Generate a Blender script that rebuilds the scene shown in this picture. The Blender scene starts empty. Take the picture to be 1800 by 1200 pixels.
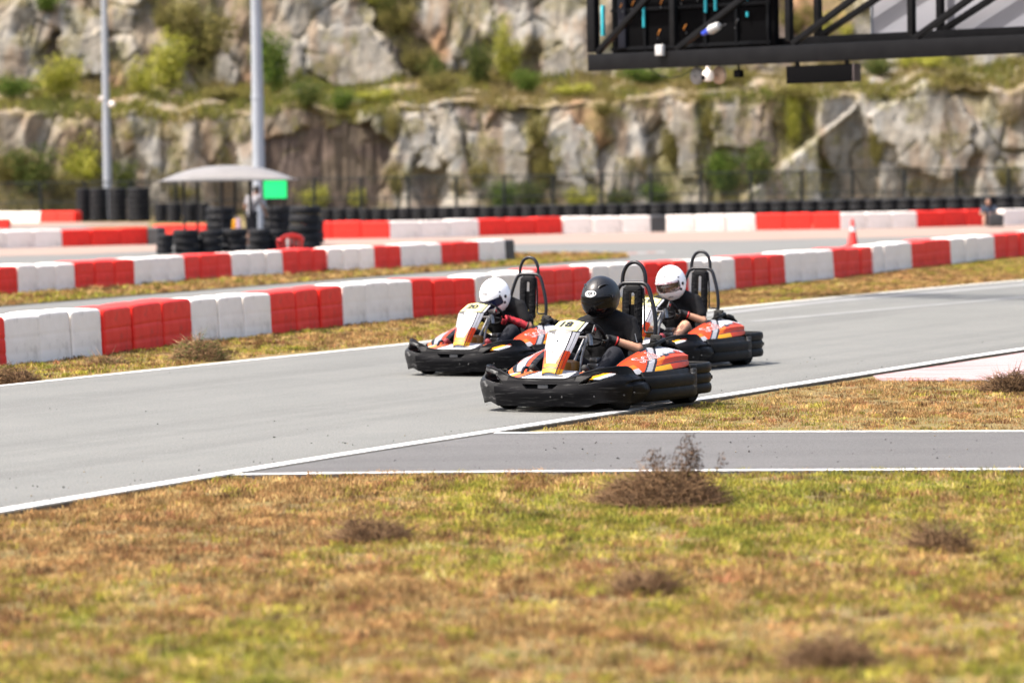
import bpy, bmesh, math, random
import numpy as np
from mathutils import Vector, Matrix, Quaternion

random.seed(7)
RNG = np.random.default_rng(7)
SC = bpy.context.scene
COL = SC.collection
R = math.radians
V = Vector

# ------------------------------------------------------------------ camera
F, HCAM, HOR, ROLL = 7000.0, 1.88, 308.0, R(0.85)
_p = math.atan((600 - HOR) / F)
_r0, _u0 = V((1, 0, 0)), V((0, math.sin(_p), math.cos(_p)))
FWD = V((0, math.cos(_p), -math.sin(_p)))
RIGHT = _r0 * math.cos(ROLL) - _u0 * math.sin(ROLL)
UP = _u0 * math.cos(ROLL) + _r0 * math.sin(ROLL)
CAM = V((0, 0, HCAM))


def G(px, py, z=0.0):
    """photo pixel (1800 wide) -> point of the horizontal plane z"""
    d = FWD * F + RIGHT * (px - 900) + UP * (600 - py)
    return CAM + d * ((z - HCAM) / d.z)


def AT(px, py, s):
    """photo pixel -> point whose scale is s px per metre"""
    return CAM + FWD * (F / s) + RIGHT * ((px - 900) / s) + UP * ((600 - py) / s)


def SCALE(p):
    return F / (V(p) - CAM).dot(FWD)


cd = bpy.data.cameras.new('camera')
cam = bpy.data.objects.new('camera', cd)
COL.objects.link(cam)
cam.matrix_world = Matrix(((RIGHT.x, UP.x, -FWD.x, 0), (RIGHT.y, UP.y, -FWD.y, 0),
                           (RIGHT.z, UP.z, -FWD.z, HCAM), (0, 0, 0, 1)))
cd.sensor_width = 36
cd.lens = F / 1800 * 36
cd.clip_start = 0.5
cd.clip_end = 2000
cd.dof.use_dof = True
cd.dof.focus_distance = 31.6
cd.dof.aperture_fstop = 2.5
SC.camera = cam

# ------------------------------------------------------------------ light
SUN = V((-0.50, -0.14, 0.86)).normalized()
w = bpy.data.worlds.new('World')
SC.world = w
w.use_nodes = True
nt = w.node_tree
bg = nt.nodes['Background']
sky = nt.nodes.new('ShaderNodeTexSky')
sky.sky_type = 'NISHITA'
sky.sun_disc = False
sky.sun_elevation = math.asin(SUN.z)
sky.sun_rotation = math.atan2(SUN.x, SUN.y)
sky.dust_density = 6.0
sky.air_density = 1.0
sky.ozone_density = 0.2
nt.links.new(sky.outputs[0], bg.inputs[0])
bg.inputs[1].default_value = 0.15
sl = bpy.data.lights.new('sun', 'SUN')
sl.energy = 3.05
sl.angle = R(0.6)
sl.color = (1.0, 0.95, 0.88)
so = bpy.data.objects.new('sun', sl)
COL.objects.link(so)
so.rotation_euler = SUN.to_track_quat('Z', 'Y').to_euler()
so.location = (0, 0, 60)
vs = SC.view_settings
vs.view_transform = 'Standard'
vs.look = 'None'
vs.exposure = 1.36
vs.gamma = 1
SC.cycles.use_denoising = True
SC.cycles.max_bounces = 8
SC.cycles.transparent_max_bounces = 12


# ------------------------------------------------------------------ materials
def S2L(c):
    return tuple((x / 255 / 12.92 if x / 255 <= .04045 else ((x / 255 + .055) / 1.055) ** 2.4) for x in c)


def M(name, c1, c2=None, scale=6.0, rough=.55, rough2=None, bump=0.0, bscale=60.0, spec=.5, metal=0.0, coat=0.0,
      detail=4.0, stretch=(1, 1, 1), lo=.35, hi=.65, c3=None, scale3=40.0, lo3=.55, hi3=.7, trans=0.0, glossmix=0.0):
    m = bpy.data.materials.new(name)
    m.use_nodes = True
    n, l = m.node_tree.nodes, m.node_tree.links
    b = n['Principled BSDF']
    b.inputs['Roughness'].default_value = rough
    b.inputs['Metallic'].default_value = metal
    b.inputs['Specular IOR Level'].default_value = spec
    b.inputs['Coat Weight'].default_value = coat
    b.inputs['Base Color'].default_value = (*c1, 1)
    if trans:
        b.inputs['Transmission Weight'].default_value = trans
    tc = n.new('ShaderNodeTexCoord')
    mp = n.new('ShaderNodeMapping')
    mp.inputs['Scale'].default_value = stretch
    l.new(tc.outputs['Object'], mp.inputs['Vector'])

    def noise(sc, det=detail):
        t = n.new('ShaderNodeTexNoise')
        t.inputs['Scale'].default_value = sc
        t.inputs['Detail'].default_value = det
        t.inputs['Roughness'].default_value = .6
        l.new(mp.outputs[0], t.inputs['Vector'])
        return t.outputs['Fac']

    def ramp(src, a, bb):
        mr = n.new('ShaderNodeMapRange')
        mr.inputs['From Min'].default_value = a
        mr.inputs['From Max'].default_value = bb
        l.new(src, mr.inputs['Value'])
        return mr.outputs['Result']

    cur = None
    if c2 is not None:
        mx = n.new('ShaderNodeMix')
        mx.data_type = 'RGBA'
        fac = ramp(noise(scale), lo, hi)
        l.new(fac, mx.inputs['Factor'])
        mx.inputs['A'].default_value = (*c1, 1)
        mx.inputs['B'].default_value = (*c2, 1)
        cur = mx.outputs['Result']
        if rough2 is not None:
            mr = n.new('ShaderNodeMapRange')
            mr.inputs['To Min'].default_value = rough
            mr.inputs['To Max'].default_value = rough2
            l.new(fac, mr.inputs['Value'])
            l.new(mr.outputs['Result'], b.inputs['Roughness'])
    if c3 is not None:
        mx = n.new('ShaderNodeMix')
        mx.data_type = 'RGBA'
        l.new(ramp(noise(scale3), lo3, hi3), mx.inputs['Factor'])
        if cur is None:
            mx.inputs['A'].default_value = (*c1, 1)
        else:
            l.new(cur, mx.inputs['A'])
        mx.inputs['B'].default_value = (*c3, 1)
        cur = mx.outputs['Result']
    if cur is not None:
        l.new(cur, b.inputs['Base Color'])
    if bump:
        bp = n.new('ShaderNodeBump')
        bp.inputs['Strength'].default_value = bump
        bp.inputs['Distance'].default_value = .02
        l.new(noise(bscale), bp.inputs['Height'])
        l.new(bp.outputs[0], b.inputs['Normal'])
    return m


def Mattr(name, rough=.8, spec=.2, nscale=9.0, amt=.35, bump=0.0, bscale=8.0, stretch=(1, 1, 1), translucent=0.0):
    """colour from the mesh attribute 'tint', broken up by noise"""
    m = bpy.data.materials.new(name)
    m.use_nodes = True
    n, l = m.node_tree.nodes, m.node_tree.links
    b = n['Principled BSDF']
    b.inputs['Roughness'].default_value = rough
    b.inputs['Specular IOR Level'].default_value = spec
    at = n.new('ShaderNodeAttribute')
    at.attribute_name = 'tint'
    cur = at.outputs['Color']
    tc = n.new('ShaderNodeTexCoord')
    mp = n.new('ShaderNodeMapping')
    mp.inputs['Scale'].default_value = stretch
    l.new(tc.outputs['Object'], mp.inputs['Vector'])
    if amt:
        t = n.new('ShaderNodeTexNoise')
        t.inputs['Scale'].default_value = nscale
        t.inputs['Detail'].default_value = 6
        t.inputs['Roughness'].default_value = .65
        l.new(mp.outputs[0], t.inputs['Vector'])
        mr = n.new('ShaderNodeMapRange')
        mr.inputs['From Min'].default_value = .3
        mr.inputs['From Max'].default_value = .7
        mr.inputs['To Min'].default_value = 1 - amt
        mr.inputs['To Max'].default_value = 1 + amt
        l.new(t.outputs['Fac'], mr.inputs['Value'])
        vm = n.new('ShaderNodeVectorMath')
        vm.operation = 'SCALE'
        l.new(cur, vm.inputs[0])
        l.new(mr.outputs['Result'], vm.inputs['Scale'])
        cur = vm.outputs[0]
    l.new(cur, b.inputs['Base Color'])
    if bump:
        bp = n.new('ShaderNodeBump')
        bp.inputs['Strength'].default_value = bump
        bp.inputs['Distance'].default_value = .1
        t2 = n.new('ShaderNodeTexNoise')
        t2.inputs['Scale'].default_value = bscale
        t2.inputs['Detail'].default_value = 8
        l.new(mp.outputs[0], t2.inputs['Vector'])
        l.new(t2.outputs['Fac'], bp.inputs['Height'])
        l.new(bp.outputs[0], b.inputs['Normal'])
    if translucent:
        tr = n.new('ShaderNodeBsdfTranslucent')
        l.new(cur, tr.inputs['Color'])
        ms = n.new('ShaderNodeMixShader')
        ms.inputs[0].default_value = translucent
        l.new(b.outputs[0], ms.inputs[1])
        l.new(tr.outputs[0], ms.inputs[2])
        l.new(ms.outputs[0], n['Material Output'].inputs['Surface'])
    return m


# ------------------------------------------------------------------ mesh helpers
class MB:
    def __init__(s):
        s.v, s.f, s.m = [], [], []

    def add(s, verts, faces, mi=0):
        o = len(s.v)
        s.v += [tuple(p) for p in verts]
        for i, f in enumerate(faces):
            s.f.append([o + k for k in f])
            s.m.append(mi[i] if isinstance(mi, (list, tuple)) else mi)

    def box(s, c, size, mat=None, mi=0, b=None):
        """chamfered box, size = full extents, mat = 3x3 rotation"""
        hx, hy, hz = [k / 2 for k in size]
        b = min(hx, hy, hz) * .25 if b is None else min(b, min(hx, hy, hz) * .9)
        bm = bmesh.new()
        bmesh.ops.create_cube(bm, size=1)
        for q in bm.verts:
            q.co = V((q.co.x * 2 * hx, q.co.y * 2 * hy, q.co.z * 2 * hz))
        if b > 0:
            bmesh.ops.bevel(bm, geom=bm.edges[:], offset=b, segments=2, affect='EDGES', profile=.6)
        bm.verts.ensure_lookup_table()
        bm.verts.index_update()
        vs_ = [V(c) + (mat @ q.co if mat is not None else q.co) for q in bm.verts]
        s.add(vs_, [[q.index for q in f.verts] for f in bm.faces], mi)
        bm.free()

    def tube(s, pts, r, n=10, closed=False, mi=0, caps=True, flat=1.0):
        pts = [V(p) for p in pts]
        N = len(pts)
        rr = r if isinstance(r, (list, tuple)) else [r] * N
        tans = []
        for i in range(N):
            a = pts[(i - 1) % N] if (closed or i > 0) else pts[0]
            c = pts[(i + 1) % N] if (closed or i < N - 1) else pts[-1]
            tans.append((c - a).normalized())
        t = tans[0]
        up = V((0, 0, 1)) if abs(t.z) < .9 else V((1, 0, 0))
        nrm = (up - t * up.dot(t)).normalized()
        vs_, fs = [], []
        for i in range(N):
            t = tans[i]
            nrm = (nrm - t * nrm.dot(t)).normalized()
            bi = t.cross(nrm)
            for k in range(n):
                a = 2 * math.pi * k / n
                vs_.append(pts[i] + nrm * (math.cos(a) * rr[i]) + bi * (math.sin(a) * rr[i] * flat))
        for i in range(N if closed else N - 1):
            for k in range(n):
                i2 = (i + 1) % N
                fs.append([i * n + k, i * n + (k + 1) % n, i2 * n + (k + 1) % n, i2 * n + k])
        if caps and not closed:
            fs.append([k for k in range(n)][::-1])
            fs.append([(N - 1) * n + k for k in range(n)])
        s.add(vs_, fs, mi)

    def lathe(s, prof, n=24, mat=None, loc=(0, 0, 0), mi=0, closed=False):
        """prof = [(r, z)] about local z; mi may be a list per profile segment"""
        vs_, fs, ms = [], [], []
        P = len(prof)
        for (r, z) in prof:
            for k in range(n):
                a = 2 * math.pi * k / n
                p = V((r * math.cos(a), r * math.sin(a), z))
                vs_.append(V(loc) + (mat @ p if mat is not None else p))
        for i in range(P if closed else P - 1):
            j = (i + 1) % P
            for k in range(n):
                fs.append([i * n + k, i * n + (k + 1) % n, j * n + (k + 1) % n, j * n + k])
                ms.append(mi[i] if isinstance(mi, (list, tuple)) else mi)
        if not closed:
            if prof[0][0] > 1e-6:
                fs.append([k for k in range(n)][::-1]); ms.append(mi[0] if isinstance(mi, (list, tuple)) else mi)
            if prof[-1][0] > 1e-6:
                fs.append([(P - 1) * n + k for k in range(n)]); ms.append(mi[-1] if isinstance(mi, (list, tuple)) else mi)
        s.add(vs_, fs, ms)

    def ell(s, c, r, n=20, mat=None, mi=0):
        prof = [(math.sin(math.pi * i / (n // 2)), -math.cos(math.pi * i / (n // 2))) for i in range(n // 2 + 1)]
        prof[0] = (1e-5, -1); prof[-1] = (1e-5, 1)
        D = Matrix.Diagonal((r[0], r[1], r[2]))
        s.lathe(prof, n, (mat @ D) if mat is not None else D, c, mi)

    def grid(s, fn, us, vs_, mi=None, keep=None, wrap=False):
        nu, nv = len(us), len(vs_)
        pts = [fn(u, v) for u in us for v in vs_]
        fs, ms = [], []
        for i in range(nu if wrap else nu - 1):
            i2 = (i + 1) % nu
            for j in range(nv - 1):
                u = (us[i] + us[i2]) / 2 if i2 else us[i]
                v = (vs_[j] + vs_[j + 1]) / 2
                if keep and not keep(u, v):
                    continue
                fs.append([i * nv + j, i2 * nv + j, i2 * nv + j + 1, i * nv + j + 1])
                ms.append(mi(u, v) if mi else 0)
        s.add(pts, fs, ms)

    def prism(s, outline, fn, h, mi=0):
        """2-D outline -> two caps h apart; fn(x, y, z) maps to 3-D"""
        n = len(outline)
        vs_ = [fn(x, y, 0) for x, y in outline] + [fn(x, y, h) for x, y in outline]
        fs = [list(range(n))[::-1], list(range(n, 2 * n))] + [[i, (i + 1) % n, n + (i + 1) % n, n + i] for i in range(n)]
        s.add(vs_, fs, mi)

    def text(s, body, size, fn, mi=0, bold=0.0, cx=True, shear=0.0, sub=0):
        vs_, fs = text_mesh(body, size, bold, shear)
        s.add([fn(x, y) for x, y in vs_], fs, mi)

    def build(s, name, mats, parent=None, angle=40, thick=None, off=-1, fix=False, rim=True):
        me = bpy.data.meshes.new(name)
        me.from_pydata([tuple(p) for p in s.v], [], s.f)
        for m_ in (mats if isinstance(mats, (list, tuple)) else [mats]):
            me.materials.append(m_)
        me.polygons.foreach_set('material_index', s.m)
        if fix:
            bm = bmesh.new(); bm.from_mesh(me)
            bmesh.ops.remove_doubles(bm, verts=bm.verts, dist=1e-5)
            bmesh.ops.recalc_face_normals(bm, faces=bm.faces)
            bm.to_mesh(me); bm.free()
        me.validate()
        if angle:
            me.shade_smooth()
            me.set_sharp_from_angle(angle=R(angle))
        o = bpy.data.objects.new(name, me)
        COL.objects.link(o)
        if parent is not None:
            o.parent = parent
        if thick:
            md = o.modifiers.new('thickness', 'SOLIDIFY')
            md.thickness = thick
            md.offset = off
            md.use_rim = rim
        return o


_TX = {}


def text_mesh(body, size, bold=0.0, shear=0.0):
    key = (body, size, bold, shear)
    if key not in _TX:
        cu = bpy.data.curves.new('t', 'FONT')
        cu.body = body
        cu.size = size
        cu.offset = bold
        cu.shear = shear
        cu.align_x = 'CENTER'
        cu.align_y = 'CENTER'
        cu.resolution_u = 4
        ob = bpy.data.objects.new('t', cu)
        COL.objects.link(ob)
        bpy.context.view_layer.update()
        dg = bpy.context.evaluated_depsgraph_get()
        me = bpy.data.meshes.new_from_object(ob.evaluated_get(dg))
        bm = bmesh.new()
        bm.from_mesh(me)
        for ax in (0, 1):
            lo_ = min(v.co[ax] for v in bm.verts); hi_ = max(v.co[ax] for v in bm.verts)
            t = lo_ + size * .07
            while t < hi_:
                nn = V((1, 0, 0)) if ax == 0 else V((0, 1, 0))
                bmesh.ops.bisect_plane(bm, geom=bm.verts[:] + bm.edges[:] + bm.faces[:], plane_co=nn * t, plane_no=nn)
                t += size * .07
        bm.verts.index_update()
        _TX[key] = ([(v.co.x, v.co.y) for v in bm.verts], [[v.index for v in p.verts] for p in bm.faces])
        bm.free()
        bpy.data.objects.remove(ob)
        bpy.data.curves.remove(cu)
        bpy.data.meshes.remove(me)
    return _TX[key]


def np_mesh(name, verts, quads=None, tris=None, mats=(), tint=None, parent=None, smooth=False):
    """fast mesh from numpy arrays; tint = per-vertex rgb"""
    me = bpy.data.meshes.new(name)
    nq = 0 if quads is None else len(quads)
    ntr = 0 if tris is None else len(tris)
    me.vertices.add(len(verts))
    me.vertices.foreach_set('co', np.asarray(verts, np.float32).ravel())
    loops = []
    if nq: loops.append(np.asarray(quads, np.int32).ravel())
    if ntr: loops.append(np.asarray(tris, np.int32).ravel())
    loops = np.concatenate(loops)
    me.loops.add(len(loops))
    me.loops.foreach_set('vertex_index', loops)
    me.polygons.add(nq + ntr)
    starts = np.concatenate([np.arange(nq) * 4, nq * 4 + np.arange(ntr) * 3]).astype(np.int32)
    me.polygons.foreach_set('loop_start', starts)
    me.update(calc_edges=True)
    if tint is not None:
        at = me.attributes.new('tint', 'FLOAT_COLOR', 'POINT')
        c = np.ones((len(verts), 4), np.float32)
        c[:, :3] = tint
        at.data.foreach_set('color', c.ravel())
    for m_ in mats:
        me.materials.append(m_)
    if smooth:
        me.shade_smooth()
    o = bpy.data.objects.new(name, me)
    COL.objects.link(o)
    if parent is not None:
        o.parent = parent
    return o


def tag(o, label=None, cat=None, group=None, kind=None):
    if label: o['label'] = label
    if cat: o['category'] = cat
    if group: o['group'] = group
    if kind: o['kind'] = kind
    return o


def thing(name, label, cat, loc=(0, 0, 0), rz=0.0, group=None):
    o = bpy.data.objects.new(name, None)
    o.empty_display_size = .2
    COL.objects.link(o)
    o.location = loc
    o.rotation_euler = (0, 0, rz)
    return tag(o, label, cat, group)


def copy_tree(o, parent=None):
    c = o.copy()
    COL.objects.link(c)
    if parent is not None:
        c.parent = parent
    for ch in list(o.children):
        copy_tree(ch, c)
    return c


def spline(pts, n=8, closed=False):
    P = [V(p) for p in pts]
    N = len(P)
    out = []
    for i in range(N if closed else N - 1):
        g = (lambda k: P[k % N]) if closed else (lambda k: P[max(0, min(N - 1, k))])
        a, b, c, d = g(i - 1), g(i), g(i + 1), g(i + 2)
        for k in range(n):
            t = k / n
            out.append(.5 * ((2 * b) + (c - a) * t + (2 * a - 5 * b + 4 * c - d) * t * t + (3 * b - a - 3 * c + d) * t ** 3))
    if not closed:
        out.append(P[-1])
    return out


def interp(x, tab):
    return float(np.interp(x, [t[0] for t in tab], [t[1] for t in tab]))


def inpoly(x, y, poly):
    ins = False
    n = len(poly)
    j = n - 1
    for i in range(n):
        xi, yi = poly[i]; xj, yj = poly[j]
        if (yi > y) != (yj > y) and x < (xj - xi) * (y - yi) / (yj - yi) + xi:
            ins = not ins
        j = i
    return ins


def np_inpoly(X, Y, poly):
    ins = np.zeros(len(X), bool)
    n = len(poly)
    j = n - 1
    for i in range(n):
        xi, yi = poly[i]; xj, yj = poly[j]
        if yi != yj:
            c = ((yi > Y) != (yj > Y)) & (X < (xj - xi) * (Y - yi) / (yj - yi) + xi)
            ins ^= c
        j = i
    return ins


def vnoise(X, Y, seed=0, octaves=3):
    """value noise 0..1"""
    X = np.asarray(X, float); Y = np.asarray(Y, float)
    tot = np.zeros(X.shape); amp = 1.0; s = 0.0
    for o in range(octaves):
        f = 2 ** o
        x, y = X * f + 17.3 * o, Y * f + 9.1 * o
        xi, yi = np.floor(x).astype(np.int64), np.floor(y).astype(np.int64)
        fx, fy = x - xi, y - yi
        fx = fx * fx * (3 - 2 * fx); fy = fy * fy * (3 - 2 * fy)

        def h(a, b):
            k = (a * 374761393 + b * 668265263 + (seed + o) * 974634767) & 0x7fffffff
            k = ((k ^ (k >> 13)) * 1274126177) & 0x7fffffff
            return ((k ^ (k >> 16)) & 0xffff) / 65535.0
        v = (h(xi, yi) * (1 - fx) + h(xi + 1, yi) * fx) * (1 - fy) + (h(xi, yi + 1) * (1 - fx) + h(xi + 1, yi + 1) * fx) * fy
        tot += v * amp; s += amp; amp *= .5
    return tot / s


def remesh_body(name, caps, mat, parent=None, voxel=.01, smooth=4, ells=()):
    """capsules (p0, r0, p1, r1) and ellipsoids (c, r, mat) fused into ONE continuous surface"""
    mb = MB()
    for (p0, r0, p1, r1) in caps:
        p0, p1 = V(p0), V(p1)
        d = p1 - p0
        q = d.to_track_quat('Z', 'Y').to_matrix() if d.length > 1e-6 else Matrix.Identity(3)
        L = d.length
        prof = []
        for i in range(6):
            a = math.pi / 2 * (i / 5)
            prof.append((max(1e-5, r0 * math.sin(a)), -r0 * math.cos(a)))
        for i in range(6):
            a = math.pi / 2 * (i / 5)
            prof.append((max(1e-5, r1 * math.cos(a)), L + r1 * math.sin(a)))
        mb.lathe(prof, 14, q, p0)
    for (c, r, m_) in ells:
        mb.ell(c, r, 18, m_)
    o = mb.build(name, mat, None, angle=None)
    md = o.modifiers.new('r', 'REMESH')
    md.mode = 'VOXEL'
    md.voxel_size = voxel
    if smooth:
        sm = o.modifiers.new('s', 'SMOOTH')
        sm.factor = .5
        sm.iterations = smooth
    bpy.context.view_layer.update()
    dg = bpy.context.evaluated_depsgraph_get()
    me = bpy.data.meshes.new_from_object(o.evaluated_get(dg))
    old = o.data
    o.modifiers.clear()
    o.data = me
    bpy.data.meshes.remove(old)
    me.name = name
    me.materials.clear()
    me.materials.append(mat)
    me.shade_smooth()
    if parent is not None:
        o.parent = parent
    return o
# ================================================================== SETTING
ZG = -0.024      # soil level; the asphalt is a slab on it


def pg(pts, z=0.0):
    return [G(x, y, z) for x, y in pts]


def densify(pts, n=6):
    return [tuple(p) for p in spline([V((x, y, 0)) for x, y in pts], n)]


NEAR_EDGE = [(-900, 1060), (-300, 955), (0, 902), (200, 868), (400, 835), (640, 796), (890, 757), (1250, 701), (1500, 662), (1800, 615), (2300, 545), (3000, 462)]
FAR_EDGE = [(-900, 765), (-300, 708), (0, 677), (350, 641), (700, 605), (1000, 572), (1280, 541), (1500, 519), (1800, 492), (2300, 452), (3000, 405)]
ne = [G(p[0], p[1]) for p in densify(NEAR_EDGE)]
fe = [G(p[0], p[1]) for p in densify(FAR_EDGE)]


def ribbon(a, b, z=None):
    mb = MB()
    n = min(len(a), len(b))
    vs_ = list(a[:n]) + list(b[:n])
    if z is not None:
        vs_ = [V((p.x, p.y, z)) for p in vs_]
    mb.add(vs_, [[i, i + 1, n + i + 1, n + i] for i in range(n - 1)])
    return mb


def skirt(mb, line, z0, z1):
    n = len(line)
    mb.add([V((p.x, p.y, z0)) for p in line] + [V((p.x, p.y, z1)) for p in line],
           [[i, i + 1, n + i + 1, n + i] for i in range(n - 1)])


def offset(line, d):
    out = []
    for i, p in enumerate(line):
        a = line[max(0, i - 1)]; c = line[min(len(line) - 1, i + 1)]
        t = (c - a); t.z = 0; t.normalize()
        out.append(p + V((-t.y, t.x, 0)) * d)
    return out


def asphalt(name, c1, c2, c3, stretch_dir=0.0, speck=1.0):
    """worn asphalt: aggregate speckle, rubbered streaks along the driving line, patches"""
    m = bpy.data.materials.new(name)
    m.use_nodes = True
    n, l = m.node_tree.nodes, m.node_tree.links
    b = n['Principled BSDF']
    b.inputs['Roughness'].default_value = .85
    b.inputs['Specular IOR Level'].default_value = .2
    tc = n.new('ShaderNodeTexCoord')
    mp = n.new('ShaderNodeMapping')
    mp.inputs['Rotation'].default_value = (0, 0, stretch_dir)
    l.new(tc.outputs['Object'], mp.inputs['Vector'])

    def noise(sc, det, stretch=None):
        t = n.new('ShaderNodeTexNoise')
        t.inputs['Scale'].default_value = sc
        t.inputs['Detail'].default_value = det
        t.inputs['Roughness'].default_value = .6
        src = mp.outputs[0]
        if stretch:
            m2 = n.new('ShaderNodeMapping')
            m2.inputs['Scale'].default_value = stretch
            l.new(src, m2.inputs['Vector'])
            src = m2.outputs[0]
        l.new(src, t.inputs['Vector'])
        return t.outputs['Fac']

    def mix(a, bcol, fac, lo, hi, top=1.0):
        mr = n.new('ShaderNodeMapRange')
        mr.inputs['From Min'].default_value = lo
        mr.inputs['From Max'].default_value = hi
        mr.inputs['To Max'].default_value = top
        l.new(fac, mr.inputs['Value'])
        mx = n.new('ShaderNodeMix')
        mx.data_type = 'RGBA'
        l.new(mr.outputs['Result'], mx.inputs['Factor'])
        if isinstance(a, tuple):
            mx.inputs['A'].default_value = (*a, 1)
        else:
            l.new(a, mx.inputs['A'])
        mx.inputs['B'].default_value = (*bcol, 1)
        return mx.outputs['Result']
    cur = mix(c1, c2, noise(.55, 4), .35, .68)
    cur = mix(cur, c3, noise(1.0, 5, (.05, 1.6, 1)), .45, .72, .65)
    cur = mix(cur, tuple(k * .6 for k in c1), noise(1.0, 3, (.07, 3.5, 1)), .58, .78, .22)
    cur = mix(cur, tuple(k * .45 for k in c1), noise(.5, 8, (1, .5, 1)), .70, .705, .0)          # rubbered streaks along the track
    cur = mix(cur, tuple(k * 1.25 for k in c1), noise(2.2, 6), .55, .8, .5)  # dusty patches
    cur = mix(cur, tuple(k * .55 for k in c1), noise(62, 2), .50, .66, .85 * speck)  # aggregate
    cur = mix(cur, tuple(k * 1.7 for k in c1), noise(85, 2), .54, .68, .85 * speck)
    l.new(cur, b.inputs['Base Color'])
    bp = n.new('ShaderNodeBump')
    bp.inputs['Strength'].default_value = .5
    bp.inputs['Distance'].default_value = .01
    l.new(noise(95, 3), bp.inputs['Height'])
    l.new(bp.outputs[0], b.inputs['Normal'])
    return m


TDIR = math.atan2(ne[40].y - ne[20].y, ne[40].x - ne[20].x)
m_asph = asphalt('asphalt', (.124, .126, .119), (.146, .147, .138), (.082, .082, .079), -TDIR)
m_asph2 = asphalt('asphalt_path', (.088, .086, .085), (.106, .103, .102), (.070, .068, .068), 0, .8)
m_asph3 = asphalt('asphalt_far', (.125, .126, .120), (.14, .141, .134), (.10, .10, .097), -TDIR, .4)
m_line = M('road_paint', (.82, .81, .79), (.66, .65, .63), 5, .7, c3=(.30, .29, .28), scale3=22, lo3=.50, hi3=.70)
m_line_dim = M('road_paint_worn', (.22, .22, .21), (.15, .15, .145), 1.5, .7, c3=(.18, .18, .18), scale3=9, lo3=.5, hi3=.6)

mb = ribbon(ne, fe)
nf0 = len(mb.f)
skirt(mb, ne, 0, ZG - .05)
skirt(mb, fe, ZG - .05, 0)
mb.m[nf0:] = [1] * (len(mb.f) - nf0)
m_edge = M('asphalt_edge', (.085, .078, .07), (.15, .12, .085), 9, .95, spec=.1)
tag(mb.build('track', [m_asph, m_edge], angle=None), kind='structure')

# white edge lines: their own thin sheets
mb = ribbon(offset(ne, .03), offset(ne, .155), .004)
tag(mb.build('track_edge_line', m_line, angle=None), kind='structure')
mb = ribbon(offset(fe, -.02), offset(fe, -.11), .004)
tag(mb.build('track_edge_line', m_line, angle=None), kind='structure')
# faded cross bands further along the track
for k, (a, b_) in enumerate((([(1245, 557), (1450, 533), (1700, 511), (2000, 485)], .35), ([(1330, 566), (1600, 541), (1900, 515)], .22))):
    ln = [G(p[0], p[1]) for p in densify(a)]
    mb = ribbon(ln, offset(ln, b_), .004)
    tag(mb.build('worn_track_line', m_line_dim, angle=None), kind='structure')

# side path
pu = [(870, 760), (1100, 758), (1400, 757.5), (1800, 757), (2400, 757)]
pl = [(405, 835.5), (800, 831), (1300, 828), (1800, 826), (2400, 823)]
pu_w = [G(p[0], p[1], -.004) for p in densify(pu, 8)]
pl_w = [G(p[0], p[1], -.004) for p in densify(pl, 8)]
mb = MB()
edge = [p - V((0, 0, .004)) for p in offset(ne, .10)]
lo_ = [p for p in edge if pl_w[0].y - .3 <= p.y <= pu_w[0].y + .5]
loop = lo_ + pu_w + pl_w[::-1]
loop = [V((p.x, p.y, -.004)) for p in loop]
mb.add(loop, [list(range(len(loop)))])
skirt(mb, pu_w, -.004, ZG - .05)
skirt(mb, pl_w, ZG - .05, -.004)
tag(mb.build('path', m_asph2, angle=None), kind='structure')
mb = ribbon(offset(pu_w, -.01), offset(pu_w, -.13), .0)
tag(mb.build('path_edge_line', m_line, angle=None), kind='structure')
mb = ribbon(offset(pl_w, .02), offset(pl_w, .12), .0)
tag(mb.build('path_edge_line', m_line, angle=None), kind='structure')

# painted kerb area on the right, worn red and white stripes
m_kerb = M('kerb_paint', (.30, .25, .245), (.30, .09, .085), 2.6, .75, detail=2, stretch=(.16, 5.5, 1), lo=.51, hi=.57, c3=(.20, .15, .145), scale3=9, lo3=.6, hi3=.75)
kb = [(1535, 660), (1660, 641), (1800, 619), (2100, 574), (2500, 522), (2500, 640), (2100, 660), (1800, 666), (1640, 668), (1545, 667)]
mb = MB()
kw = [G(x, y, -.012) for x, y in kb]
mb.add(kw, [list(range(len(kw)))])
kl = kw + [kw[0]]
skirt(mb, kl, -.012, ZG - .05)
tag(mb.build('painted_kerb', m_kerb, angle=None), kind='structure')

# far loops of the track: one sheet behind the near barrier
mb = MB()
ft = [(-400, 745), (0, 612), (340, 585), (700, 553), (1050, 512), (1400, 482), (1800, 446), (2300, 418), (2900, 395), (2300, 372), (1765, 392), (1330, 399), (990, 403), (560, 410),
      (265, 415), (100, 392), (-300, 397)]
fw = [G(x, y, 0) for x, y in ft]
mb.add(fw, [list(range(len(fw)))])
skirt(mb, fw + [fw[0]], 0, ZG - .05)
tag(mb.build('far_track', m_asph3, angle=None), kind='structure')
m_pink = M('faded_paint', (.235, .145, .105), (.20, .165, .14), 1.6, .8, stretch=(.25, 1, 1), c3=(.25, .11, .08), scale3=1.3, lo3=.56, hi3=.75)
for pl_ in ([(555, 437), (850, 430), (1100, 426), (1300, 423), (1450, 419), (1750, 413), (2100, 407), (2100, 380), (1765, 393), (1478, 402), (1145, 407), (850, 413), (555, 420)],
            [(-200, 455), (130, 447), (285, 441), (285, 430), (110, 433), (-200, 442)],
            [(-200, 402), (130, 398), (262, 396), (262, 392), (130, 391), (-200, 393)]):
    mb = MB()
    pw = [G(x, y, .004) for x, y in pl_]
    mb.add(pw, [list(range(len(pw)))])
    tag(mb.build('painted_runoff', m_pink, angle=None), kind='structure')
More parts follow.
